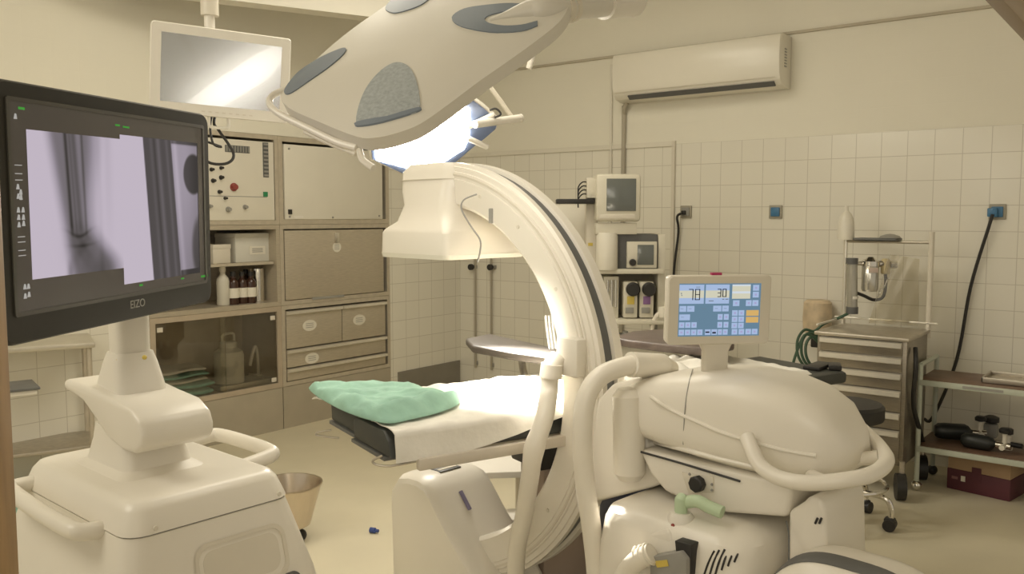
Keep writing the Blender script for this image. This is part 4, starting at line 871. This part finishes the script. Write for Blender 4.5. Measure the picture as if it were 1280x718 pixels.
# tube tank under the table
pr = [(-.18, .12), (-.19, .44), (-.185, .49), (-.14, .545), (-.08, .56), (-.02, .562), (.03, .552), (.07, .52), (.16, .42), (.30, .29), (.36, .22), (.36, .13), (.28, .09), (-.13, .09)]
k = MB(); k.loft([[V(x*s+(1-s)*.02, y, .34+(z-.34)*s) for x, z in pr] for y, s in ((-.165, .86), (-.155, .93), (-.13, .985), (-.09, 1), (.06, 1), (.10, .985), (.125, .93), (.135, .86))]); tk = k.build('tube_tank', WHITE, t, ang=30)
k = MB(); k.box((-.045, -.01, .562), (.085, .10, .006), .002); k.build('tank_window', GREYD, tk)
k = MB(); k.b2((-.03, -.055, .564), (-.015, .03, .567)); k.build('window_bar', OFFW, tk)
a, b = V(.085, -.04, .507), V(.135, -.04, .452); k = MB(); k.tube([a, b], .008, 8, 0); k.build('blue_mark', mat('violet_mark', (.22, .20, .32), .5), tk)
# arc carriage and gantry
pts = [(746, 500), (765, 480), (802, 472), (808, 560), (838, 566), (838, 602), (812, 611), (742, 629), (736, 575)]
k = MB(); k.prism([cy(x, y, -.085) for x, y in pts], V(0, .17, 0), .012, 3); cg = k.build('arc_carriage', WHITE, t)
k = MB(); P0_, P1_ = cy(785, 486, -.125), cy(787, 600, -.125); k.lathe([(0, -.006), (.03, 0), (.045, .02), (.045, (P0_-P1_).length-.02), (.03, (P0_-P1_).length), (0, (P0_-P1_).length+.006)], P1_, P0_-P1_, 24); k.build('pivot_column', WHITE, cg)
k = MB(); k.tube([cy(800, 593, -.087), cy(806, 580, -.088), cy(812, 562, -.089)], .003, 6, 3); k.build('cable_line', OFFW, cg)
# gantry shell: stations from pixel outlines on the mid plane
st_px = [(789, 480, 541, .085), (797, 472, 547, .118), (815, 465, 553, .134), (850, 459, 566, .143), (890, 457, 580, .147), (930, 459, 592, .147), (970, 467, 602, .143), (1005, 481, 611, .132), (1035, 502, 610, .113), (1056, 532, 602, .085), (1066, 556, 590, .05)]
rings = []
for x, y0, y1, hw in st_px:
    a, b = cy(x, y0, 0), cy(x, y1, -.10); xm = (a.x+b.x)/2; hz = (a.z-b.z)/2; zc = (a.z+b.z)/2
    rings.append([V(xm, u, zc+v) for u, v in sellipse(hw, hz, 3.6, 48)])
k = MB(); k.loft(rings); gb = k.build('gantry_shell', WHITE, t, ang=60)
def on_shell(x, y, e=.001):   # nearest near-side shell point under a pixel
    p = cy(x, y, -.13)
    for _ in range(6):
        best = 1e9
        for i in range(len(rings)-1):
            xa, xb = rings[i][0].x, rings[i+1][0].x
            if xa <= p.x <= xb or (i == 0 and p.x < xa) or (i == len(rings)-2 and p.x > xb):
                f = (p.x-xa)/(xb-xa); hw = st_px[i][3]*(1-f)+st_px[i+1][3]*f
                za = [v.z for v in rings[i]]; zb2 = [v.z for v in rings[i+1]]
                top_ = max(za)*(1-f)+max(zb2)*f; bot = min(za)*(1-f)+min(zb2)*f
        zc, hz = (top_+bot)/2, (top_-bot)/2; w = max(0, 1-abs((p.z-zc)/hz)**3.6)**(1/3.6)
        p = cy(x, y, -hw*w-e)
    return p
k = MB(); k.tube([on_shell(x, y) for x, y in ((790, 478), (815, 497), (840, 513), (868, 526), (900, 540), (935, 551), (975, 562), (1020, 570))], .0055, 8, 5); k.build('style_ridge', WHITE, gb)
k = MB(); k.tube([on_shell(x, y, .0003) for x, y in ((866, 462), (861, 480), (857, 505), (855, 530), (854, 556))], .0016, 6, 4); k.build('shell_seam', GREY, gb)
k = MB(); k.tube([on_shell(x, y) for x, y in ((768, 537), (800, 548), (850, 561), (900, 574), (950, 586), (985, 596))], .007, 8, 5); k.build('lower_ridge', WHITE, gb)
k = MB()
for j in range(22):
    x = 772+j*4.2; y = 541+j*1.15; a = on_shell(x, y+3, .001); b = on_shell(x, y+(9 if j % 5 == 0 else 6), .001); k.tube([a, b], .0009, 5, 0)
k.build('scale_marks', GREY, gb)
# lower carriage
pts = [(797, 562), (812, 594), (830, 615), (868, 633), (905, 642), (983, 648), (990, 618), (985, 604)]
k = MB(); k.prism([cy(x, y, -.125) for x, y in pts], V(0, .24, 0), .014, 3); lc = k.build('lower_carriage', WHITE, t)
k = MB(); k.tube([cy(800, 565, -.128), cy(850, 579, -.128), cy(925, 602, -.128)], .003, 6, 3); k.build('slide_gap', BLACK, lc)
k = MB(); k.prism([cy(x, y, -.123) for x, y in ((853, 590), (893, 596), (893, 616), (862, 617))], V(0, -.006, 0), .002); k.build('knob_plate', OFFW, lc)
p = cy(875, 604, -.129); MB().lathe([(.016, 0), (.0215, .004), (.022, .022), (.018, .026), (0, .026)], p, (0, -1, 0), 8).build('lock_knob', BLACK, lc)
for x, y in ((862, 593), (890, 606), (890, 613)): MB().lathe([(.004, 0), (.003, .003), (0, .003)], cy(x, y, -.129), (0, -1, 0), 10).build('screw', GREY, lc)
# U handle round the end of the gantry
q = [cy(934, 547, -.16), cy(941, 565, -.185), cy(952, 584, -.20), cy(975, 598, -.205), cy(1010, 604, -.20), cy(1060, 600, -.16), cy(1092, 592, -.10), cy(1108, 577, -.02), cy(1100, 560, .07), cy(1080, 540, .13), cy(1062, 524, .17), cy(1053, 517, .17)]
k = MB(); k.tube(q, .0185, 14, 6); k.build('push_handle', WHITE, t)
for a, b in ((cy(1015, 596, -.11), cy(1030, 603, -.19)), (cy(1062, 575, .0), cy(1098, 572, .02))): MB().cyl(a, b, .017, n=14).build('handle_bracket', WHITE, t)
# control panel
B1, B2, B3 = atd(833, 432, 2.26), atd(961, 430, 2.30), atd(831, 345, 2.25)
R = B2-B1; wp = R.length; R.normalize(); U = B3-B1; hp_ = U.length; U = (U-R*U.dot(R)).normalized(); NM = R.cross(U)
M3 = Matrix(((R.x, U.x, NM.x, B1.x), (R.y, U.y, NM.y, B1.y), (R.z, U.z, NM.z, B1.z), (0, 0, 0, 1)))
pm = lambda: mm(CA, M3)
k = pm(); k.loft([[V(wp/2+x, hp_/2+y, z) for x, y in rrect(wp/2-i, hp_/2-i, .012, 4)] for z, i in ((-.04, .012), (-.034, .002), (-.004, 0), (0, .003))]); cp = k.build('control_panel', OFFW, t)
k = pm(); k.loft([[V(wp*.5+x, y, -.02+z) for x, z in rrect(hx, .014, .01, 3)] for y, hx in ((.006, .048), (-.006, .042), (-.02, .036), (-.085, .035))]); k.build('panel_stalk', OFFW, t)
k = pm(); k.b2((wp*.42, hp_, -.02), (wp*.52, hp_+.006, -.008)); k.build('red_indicator', mat('red_lens', (.45, .03, .12), .4), cp)
sx0, sx1, sy0, sy1 = wp*.105, wp*.895, hp_*.125, hp_*.885; sw, sh_ = sx1-sx0, sy1-sy0
k = pm(); k.b2((sx0, sy0, -.001), (sx1, sy1, .0006)); k.build('touch_screen', emit_mat('screen_blue', (.16, .27, .37), .85), cp)
def quads(name, L_, m, z=.0007):
    k = pm()
    for u0, v0, u1, v1 in L_: k.b2((sx0+sw*u0, sy0+sh_*(1-v1), z), (sx0+sw*u1, sy0+sh_*(1-v0), z+.0003))
    return k.build(name, m, cp)
LB = emit_mat('screen_pale_blue', (.42, .54, .78), .9); LW = emit_mat('screen_white', (.66, .72, .78), .95); LG = emit_mat('screen_cream', (.66, .64, .50), .95); LY = emit_mat('screen_orange', (.72, .46, .16), .9); LP = emit_mat('screen_violet', (.42, .40, .66), .9); LK = emit_mat('screen_black', (.02, .022, .03), .8)
quads('readout_field', [(.0, .02, .30, .13), (.32, .02, .61, .13), (.0, .27, .30, .38), (.32, .27, .61, .38)], LB)
quads('readout_field', [(.0, .13, .30, .27), (.32, .13, .61, .27), (.645, .05, .87, .15), (.645, .19, .87, .29)], LG)
quads('readout_field', [(.645, .02, .87, .05), (.645, .15, .87, .19)], LW)
bt = [(.01, .42, .09, .53), (.10, .42, .19, .53), (.42, .42, .52, .53), (.53, .42, .61, .53), (.01, .58, .14, .69)]
bt += [(x, y, x+.065, y+.105) for y in (.73, .87) for x in (.01, .085, .16)] + [(.235, .87, .30, .975), (.33, .87, .40, .975), (.41, .87, .48, .975), (.49, .87, .54, .975), (.55, .87, .61, .975)]
bt += [(x, y, x+.06, y+.11) for y in (.58, .73) for x in (.48, .555)] + [(.90, .03, .975, .14), (.90, .16, .975, .27), (.66, .32, .74, .43), (.82, .32, .89, .43), (.90, .32, .975, .43)]
bt += [(x, y, x+.07, y+.105) for y in (.51, .63, .75) for x in (.655, .735)] + [(x, .87, x+.07, .975) for x in (.66, .745, .83, .91)]
quads('touch_buttons', bt, LB); quads('touch_buttons', [(x, y, x+.035, y+.004) for x, y in ((.02, .47), (.12, .47), (.44, .47), (.55, .47), (.03, .63))], LK, .001)
quads('button_icons', [((a+c)/2-.012, (b+d)/2-.018, (a+c)/2+.012, (b+d)/2+.018) for a, b, c, d in bt[5:]], LP, .001)
quads('button_icons', [(.335, .91, .385, .935), (.42, .92, .465, .95)], LK, .0011)
quads('orange_buttons', [(.83, .51, .985, .62), (.83, .64, .985, .75)], LY)
SEG = {'7': 'abc', '8': 'abcdefg', '3': 'abgcd', '0': 'abcdef'}
def seven(ch, u, v, w, h, th=.011):
    r_ = {'a': (0, 0, w, th*1.3), 'g': (0, h/2-th*.6, w, h/2+th*.6), 'd': (0, h-th*1.3, w, h), 'f': (0, 0, th, h/2), 'b': (w-th, 0, w, h/2), 'e': (0, h/2, th, h), 'c': (w-th, h/2, w, h)}
    return [(u+r_[s][0], v+r_[s][1], u+r_[s][2], v+r_[s][3]) for s in SEG[ch]]
for args in (('7', .115, .10, .055, .21), ('8', .19, .10, .062, .21), ('3', .465, .10, .045, .155), ('0', .525, .10, .05, .155)): quads('digit', seven(*args), LK, .001)
quads('small_text', [(.02, .17, .03, .20), (.025, .21, .035, .23), (.525, .29, .55, .305), (.565, .29, .60, .305), (.36, .32, .42, .335), (.20, .06, .25, .07), (.28, .47, .34, .475)], emit_mat('screen_grey', (.2, .24, .28), .8), .001)
# base of the machine
bc = V(1.13, -.05, 0)
prof = [(.05, .30, .27), (.14, .30, .27), (.30, .265, .235), (.60, .250, .220), (.672, .240, .210), (.698, .230, .200), (.712, .205, .175), (.722, .17, .14)]
k = MB(); k.loft([[bc+V(x, y, z) for x, y in rrect(hx, hy, .09, 6)] for z, hx, hy in prof]); bs = k.build('base_housing', WHITE, t, ang=40)
k = MB(); k.cyl(bc+V(0, .05, .70), bc+V(0, .05, .80), .10, n=28); k.build('lift_column', GREYD, t)
yv = bc.y-.213
k = MB()
def on_base(x, y, e=.0006):
    yl = bc.y-.21
    for _ in range(10):
        p = cy(x, y, yl); hx, hy = .17, .14
        for (za, hxa, hya), (zb2, hxb, hyb) in zip(prof[:-1], prof[1:]):
            if za <= p.z <= zb2: f = (p.z-za)/(zb2-za); hx, hy = hxa+(hxb-hxa)*f, hya+(hyb-hya)*f
        dx = abs(p.x-bc.x)-(hx-.09); yl = bc.y-hy-e if dx < 0 else bc.y-(hy-.09)-math.sqrt(max(0, (.09+e)**2-min(dx, .085)**2))
    return p
for (x0, y0, x1, y1) in ((880, 720, 893, 689), (887, 720, 899, 688), (894, 719, 906, 687), (902, 713, 913, 685), (910, 708, 921, 684), (918, 703, 929, 683), (926, 698, 937, 682), (935, 694, 946, 681)):
    k.tube([on_base(x0, y0), on_base((x0+x1)/2-1.2, (y0+y1)/2), on_base(x1, y1)], .0026, 6, 3)
k.build('vent_slots', BLACK, bs)
p = cy(851, 655, -.20); p.z = max(p.z, .722)
k = MB(); k.lathe([(0, -.04), (.034, -.04), (.034, .0), (.026, .012), (0, .012)], p, (0, 0, 1)); sk = k.build('lever_socket', WHITE2, t)
k = MB(); k.tube([p+V(0, 0, .01), p+V(0, 0, .045), cy(856, 628, -.19), cy(872, 627, -.19), cy(886, 634, -.185), cy(903, 641, -.18)], .0165, 12, 6); k.build('brake_lever', MINT, sk)
MB().lathe([(.005, 0), (.005, .003), (0, .003)], p+V(0, -.034, -.015), (0, -1, 0), 10).build('red_dot', REDP, sk)
# front-left connector block with the white cable bundle
k = MB(); k.prism([cy(x, y, -.26) for x, y in ((796, 668), (834, 662), (842, 676), (838, 730), (790, 745), (786, 700))], V(0, .12, 0), .012, 3); cb = k.build('connector_cover', WHITE, t)
k = MB(); k.tube([cy(815, 692, -.30), cy(796, 702, -.31), cy(780, 722, -.31), cy(772, 760, -.30), cy(765, 820, -.28)], .026, 14, 5); k.build('cable_bundle', HOSE, cb)
k = MB()
for s in (0, .5, 1): p_ = cy(812-4*s*3, 693+s*4, -.30-.002*s); k.lathe([(.029, -.003), (.031, 0), (.029, .003)], p_, cy(796, 702, -.31)-cy(815, 692, -.30), 18)
k.build('cable_clamp', PANEL, cb)
k = MB(); k.prism([cy(x, y, -.30) for x, y in ((812, 697), (850, 690), (858, 700), (858, 760), (812, 760))], V(0, .08, 0), .004); k.build('grey_plug', GREY, cb)
k = MB(); k.prism([cy(x, y, -.285) for x, y in ((843, 676), (864, 682), (864, 745), (850, 745))], V(0, .05, 0), .003); k.build('plug_recess', BLACK, cb)
k = MB(); k.prism([cy(x, y, -.301) for x, y in ((818, 702), (834, 700), (836, 708), (822, 710))], V(0, -.0015, 0)); k.build('yellow_sticker', YEL, cb)
# rear block and its raised collar
pts = [(985, 640), (1004, 628), (1010, 621), (1026, 625), (1032, 640), (1034, 740), (985, 740)]
k = MB(); k.prism([cy(x, y, -.13) for x, y in pts], V(0, .22, 0), .012, 3); rb = k.build('rear_block', WHITE, t)
k = MB(); k.tube([cy(983, 652, -.135), cy(986, 670, -.16), cy(986, 720, -.2)], .002, 6, 3); k.build('cover_seam', GREYD, rb)
k = MB()
for j in range(2): k.tube([cy(1019+5*j, 655, -.133), cy(1022+5*j, 648, -.133)], .0028, 6, 0)
k.build('vent_slots', BLACK, rb)
# rear cover nearest the camera
cR = ld(1078, 712, 1.88); cR.z = 0
def hump(u, v, e=0):
    a, b = 2*u-1, 2*v-1
    h = (1-abs(a)**3.2)*(1-abs(b)**3)
    base = cR+V(.26*a, .17*b, 0); return V(base.x, base.y, .40+.338*max(0, h)**.62+e)
k = MB(); k.grid(hump, 36, 28); 
k.loft([[cR+V(x, y, z) for x, y in rrect(.26, .17, .02, 2)] for z in (.06, .40)]); rc = k.build('rear_cover', WHITE, t, ang=70)
k = MB(); k.grid(lambda u, v: hump(.04+u*.92, .30+.11*v, .003), 30, 4, .002); k.build('dark_band', GREYD, rc, ang=70)
for x, y in ((.75, -.25), (.75, .25), (1.6, -.16), (1.6, .16)):
    k = MB(); k.cyl((x, y-.02, .055), (x, y+.02, .055), .055, n=20); k.build('wheel', GREYD, t)
for y in (-.25, .25): k = MB(); k.b2((.68, y-.03, .055), (1.2, y+.03, .13), .012); k.build('base_leg', WHITE, t)
# hoses
q = [ld(838, 462, 2.50), ld(818, 454, 2.44), ld(786, 457, 2.40), ld(752, 470, 2.37), ld(733, 498, 2.35), ld(728, 545, 2.34), ld(731, 600, 2.34), ld(738, 650, 2.34), ld(744, 700, 2.34), ld(748, 760, 2.34), ld(752, 830, 2.4)]
k = MB(); k.tube(q, .0275, 16, 6); k.build('thick_hose', HOSE, t)
k = MB(); a, b = ld(826, 457, 2.46), ld(788, 456, 2.40); k.cyl(a, b, .034, .036, n=18); k.ball(a, .034); k.build('hose_elbow', WHITE, t)
q = [ld(697, 447, 2.62), ld(688, 462, 2.60), ld(686, 490, 2.60), ld(680, 525, 2.53), ld(668, 560, 2.51), ld(662, 600, 2.54), ld(655, 645, 2.60), ld(646, 690, 2.66), ld(645, 740, 2.72)]
k = MB(); k.tube(q, lambda s: .028+.004*bumpf(s, .5, .04), 16, 6); k.build('arc_hose', HOSE, t)
k = MB(); k.tube([ld(690, 455, 2.60), ld(688, 472, 2.60)], .034, 16, 0); k.build('hose_collar', WHITE, t)
p = (cy(714, 446, -.085)); k = MB(); k.box(p, (.09, .05, .12), .012); k.build('hose_bracket', WHITE, t)
for j in range(3): k = MB(); k.tube([cy(682+j*4, 395, -.05), cy(684+j*4, 415, -.06), cy(687+j*4, 436, -.08)], .004, 6, 3); k.build('cable_lead', GREY, t)
# ================================================================== OPERATING TABLE
oc = W(.319, 3.116); hT = head(.85, .53); IT = inv(oc, hT)
t = thing('operating_table', 'operating table with dark padded sections on a central column, passing under the c-arm', 'operating table', oc, hT); OT = t
for y0, y1, x0 in ((-.255, -.006, -.955), (.006, .255, -.93)):
    k = MB(); k.prism([V(x0+.012, y0, .825), V(x0, y0+.012, .85), V(x0, (y0+y1)/2, .858), V(x0, y1, .885)][:0] or [V(x0, y0-(.035 if y0 < -.1 else -.004), .822), V(x0, y1-.006, .822), V(x0, y1, .875), V(x0, y1-.02, .891), V(x0, y0+.02, .891), V(x0, y0-(.012 if y0 < -.1 else 0), .868)], V(.60, 0, 0), .006); k.build('leg_pad', mat('pad_charcoal', (.05, .052, .046), .55, var=.1), t)
    k = MB(); k.b2((x0-.006, y0, .808), (x0+.60, y1, .820), .002); k.build('leg_plate', GREYD, t)
MB().b2((-.35, -.255, .81), (.72, .255, .891), .015).build('seat_pad', MATS['pad_charcoal'], t)
MB().b2((.725, -.235, .815), (1.10, .235, .865), .016).build('head_section_pad', MATS['pad_charcoal'], t)
k = MB(); k.box((1.06, -.12, .874), (.16, .07, .016), .004, Matrix.Rotation(.3, 4, 'Z')); k.box((1.10, -.17, .876), (.10, .05, .02), .004, Matrix.Rotation(.7, 4, 'Z')); k.build('strap', BLACK, t)
for s in (-1, 1):
    MB().b2((-.88 if s < 0 else -.30, s*.305-.012, .782), (.6, s*.305+.012, .816), .004).build('side_rail', mat('rail_cream', (.62, .56, .47), .35, var=.03), t)
MB().b2((-.74, -.22, .75), (.9, .22, .806), .01).build('table_frame', OFFW, t)
k = MB(); k.tube([IT @ atd(x, y, 2.74) for x, y in ((414, 538), (397, 541), (398, 545), (424, 548))], .0035, 8, 3); k.build('wire_hook', STEEL, t)
k = MB(); k.tube([IT @ atd(x, y, 2.40) for x, y in ((478, 570), (466, 576), (470, 581), (488, 583), (520, 577))], .0035, 8, 3); k.build('wire_hook', STEEL, t)
def zpoly(pts, z): return [IT @ atz(x, y, z) for x, y in pts]
k = MB(); k.prism(zpoly(((766, 421), (790, 414), (860, 409), (915, 413), (918, 428), (880, 435), (835, 431), (785, 425)), .985), V(0, 0, -.035), .010, 3); k.build('head_pad', LEATH, t)
k = MB(); k.prism(zpoly(((582, 423), (612, 417), (708, 438), (706, 450), (640, 441), (590, 432)), .975), V(0, 0, -.032), .010, 3); k.build('arm_board', mat('pad_brown', (.10, .085, .07), .5, var=.1), t)
a, b = IT @ atz(650, 436, .93), V(-.05, .27, .79); k = MB(); k.tube([a, V(a.x, a.y-.05, .80), b], .016, 10, 3); k.build('arm_board_bracket', STEEL, t)
MB().b2((-.26, .0, .60), (.0, .20, .75), .012).build('column_head', BLACK, t)
MB().b2((-.23, .02, .10), (-.03, .18, .60), .012).build('column', mat('column_brown', (.36, .28, .22), .5, var=.05), t)
MB().b2((-.36, -.16, .012), (.42, .26, .12), .03).build('base_plate', NAVY, t)
MB().b2((.10, -.10, .12), (.36, .14, .60), .03).build('base_cover', NAVY, t)
# paper sheet over the table
def sheet(u, v):
    x = -.945+1.76*u; hang = .004+.078*(1-smooth(-.80, -.15, x)); foot = 1-smooth(-.985, -.93, x)
    wr = .0035*math.sin(x*37+v*9)+.003*math.sin(x*61-v*23)+.003*math.sin(v*41+x*11)
    yn, yf = -.276-.02*(1-smooth(-.80, -.15, x)), .272+.05*(1-smooth(-.98, -.80, x))
    if v < .16:
        f = v/.16; y = yn-.008*(1-f)+.25*wr; z = .893-hang*(1-f)
    else:
        f = (v-.16)/.84; y = yn+(yf-yn)*f; z = .8985+abs(wr)*.8
        z += .012*smooth(.0, .22, x)*0
        ov = max(0, f-.95)/.05; z -= .012*ov
    x -= .05*(1-smooth(-.985, -.9, x))*smooth(.6, 1, v); z -= .012*foot*smooth(.5, 1, v)
    return V(x, y, z)
o = MB().grid(sheet, 130, 44, .003).build('paper_sheet', SHEET, ang=80); o.location = oc; o.rotation_euler = (0, 0, hT)
tag(o, 'crinkled white paper sheet spread over the operating table and hanging at its near side', 'sheet')
# second white sheet bunched under the head pad
def bunch(u, v):
    a = u*2*PI; r_ = v; x = .36+.30*r_*math.cos(a); y = .02+.19*r_*math.sin(a)
    h = .030*(1-r_**3)*(1+.4*math.sin(7*a+3*r_)+.3*math.sin(9*x*5)); return V(x, y, .903+max(0, h))
o = MB().grid(bunch, 48, 10, .003).build('paper_sheet', SHEET, ang=80); o.location = oc; o.rotation_euler = (0, 0, hT)
tag(o, 'bunched white paper sheet on the table in front of the brown head pad', 'sheet')
# green towel at the foot end
from mathutils import noise as NZ
op = [(386, 484), (398, 481), (430, 484), (475, 482), (520, 486), (556, 494), (573, 497), (572, 504), (548, 514), (515, 522), (488, 527), (462, 523), (430, 512), (400, 496)]
OP = catmull([IT @ atz(x, y, .915) for x, y in op], 8, True); ct = sum(OP, Vector())/len(OP); rings = []
FA, FB_ = IT @ atz(482, 522, .915), IT @ atz(572, 500, .915); FC, FD = IT @ atz(390, 488, .915), IT @ atz(470, 518, .915)
def seg_d(p, a, b): a, b, p = a.xy, b.xy, p.xy; d = b-a; f = max(0, min(1, (p-a).dot(d)/d.dot(d))); return (p-a-d*f).length
NR = 26
def towel_z(q, edge):
    w = .010*NZ.noise(V(q.x*9, q.y*22, .3))+.006*NZ.noise(V(q.x*25, q.y*48, 2.1))+.004*math.sin(q.x*26+q.y*44+2*NZ.noise(V(q.x*6, q.y*6, 5)))
    fold = .020*math.exp(-(seg_d(q, FA, FB_)/.026)**2)+.012*math.exp(-(seg_d(q, FC, FD)/.024)**2)-.012*math.exp(-((seg_d(q, FA, FB_)-.055)/.018)**2)
    return .9065+max(0, (.016+.016*edge)*min(1, edge*5)+(w+fold)*min(1, edge*4))
rings.append([V(*(ct+(p-ct)*.97).xy, .9065) for p in OP]); rings.append([V(p.x, p.y, .909) for p in OP])
for i in range(NR):
    s_ = 1-i/NR*.985; edge = 1-s_**6; R_ = []
    for p in OP:
        q = ct+(p-ct)*s_; R_.append(V(q.x, q.y, max(.912 if i == 0 else .9075, towel_z(q, edge))))
    rings.append(R_)
o = MB().loft(rings).build('folded_towel', GREEN, ang=85); o.location = oc; o.rotation_euler = (0, 0, hT)
tag(o, 'rumpled green surgical towel lying at the foot end of the operating table', 'towel')
# ================================================================== LIGHT, CAMERA
def spot(name, loc, target, e, size, blend, col, rad=.08):
    l = bpy.data.lights.new(name, 'SPOT'); l.energy = e; l.spot_size = math.radians(size); l.spot_blend = blend; l.color = col; l.shadow_soft_size = rad
    o = bpy.data.objects.new(name, l); C.objects.link(o); o.location = loc; o.rotation_euler = (Vector(target)-Vector(loc)).to_track_quat('-Z', 'Y').to_euler(); return o
def area(name, loc, target, e, sx, sy, col):
    l = bpy.data.lights.new(name, 'AREA'); l.shape = 'RECTANGLE'; l.size = sx; l.size_y = sy; l.energy = e; l.color = col
    o = bpy.data.objects.new(name, l); C.objects.link(o); o.location = loc; o.rotation_euler = (Vector(target)-Vector(loc)).to_track_quat('-Z', 'Y').to_euler(); return o
tgt = W(.02, 2.84, .9)
spot('lamp_beam_near', plane_pt(540, 70, PA, NA)-NA*.06, tgt, 380, 22, .6, (1, .94, .84))
spot('lamp_beam_far', PB+NB*.06, W(.10, 2.95, .9), 1500, 24, .8, (1, .94, .84))
WARM = (1, .93, .78)
area('overhead_fill', W(-.35, 4.05, ZC-.05), W(-.6, 4.2, 0), 38, 2.0, 1.2, WARM)  # unseen area light under the ceiling, added to brighten far walls and floor
area('left_fill', W(-2.6, 1.6, 3.0), W(-.2, 2.9, .6), 34, 1.5, 1.2, WARM)  # unseen fill from the left, added to lift cart side and tube tank
area('front_fill', W(-.3, -1.0, 2.1), W(.1, 2.6, .7), 17, 1.2, 1.6, WARM)  # unseen fill behind the camera, added to lighten the near faces
w = bpy.data.worlds.new('room_ambient'); bpy.context.scene.world = w; w.use_nodes = True
w.node_tree.nodes['Background'].inputs[0].default_value = (1, .90, .72, 1); w.node_tree.nodes['Background'].inputs[1].default_value = .50
cam = bpy.data.cameras.new('camera'); cam.sensor_width = 36; cam.lens = F/1280*36; cam.clip_start = .05
co_ = bpy.data.objects.new('camera', cam); C.objects.link(co_); co_.location = (0, 0, EYE); co_.rotation_euler = (PI/2-PITCH, 0, TH)
S = bpy.context.scene; S.camera = co_
S.view_settings.view_transform = 'Standard'; S.view_settings.look = 'None'; S.view_settings.gamma = 1; S.view_settings.exposure = 0; S.view_settings.use_curve_mapping = False
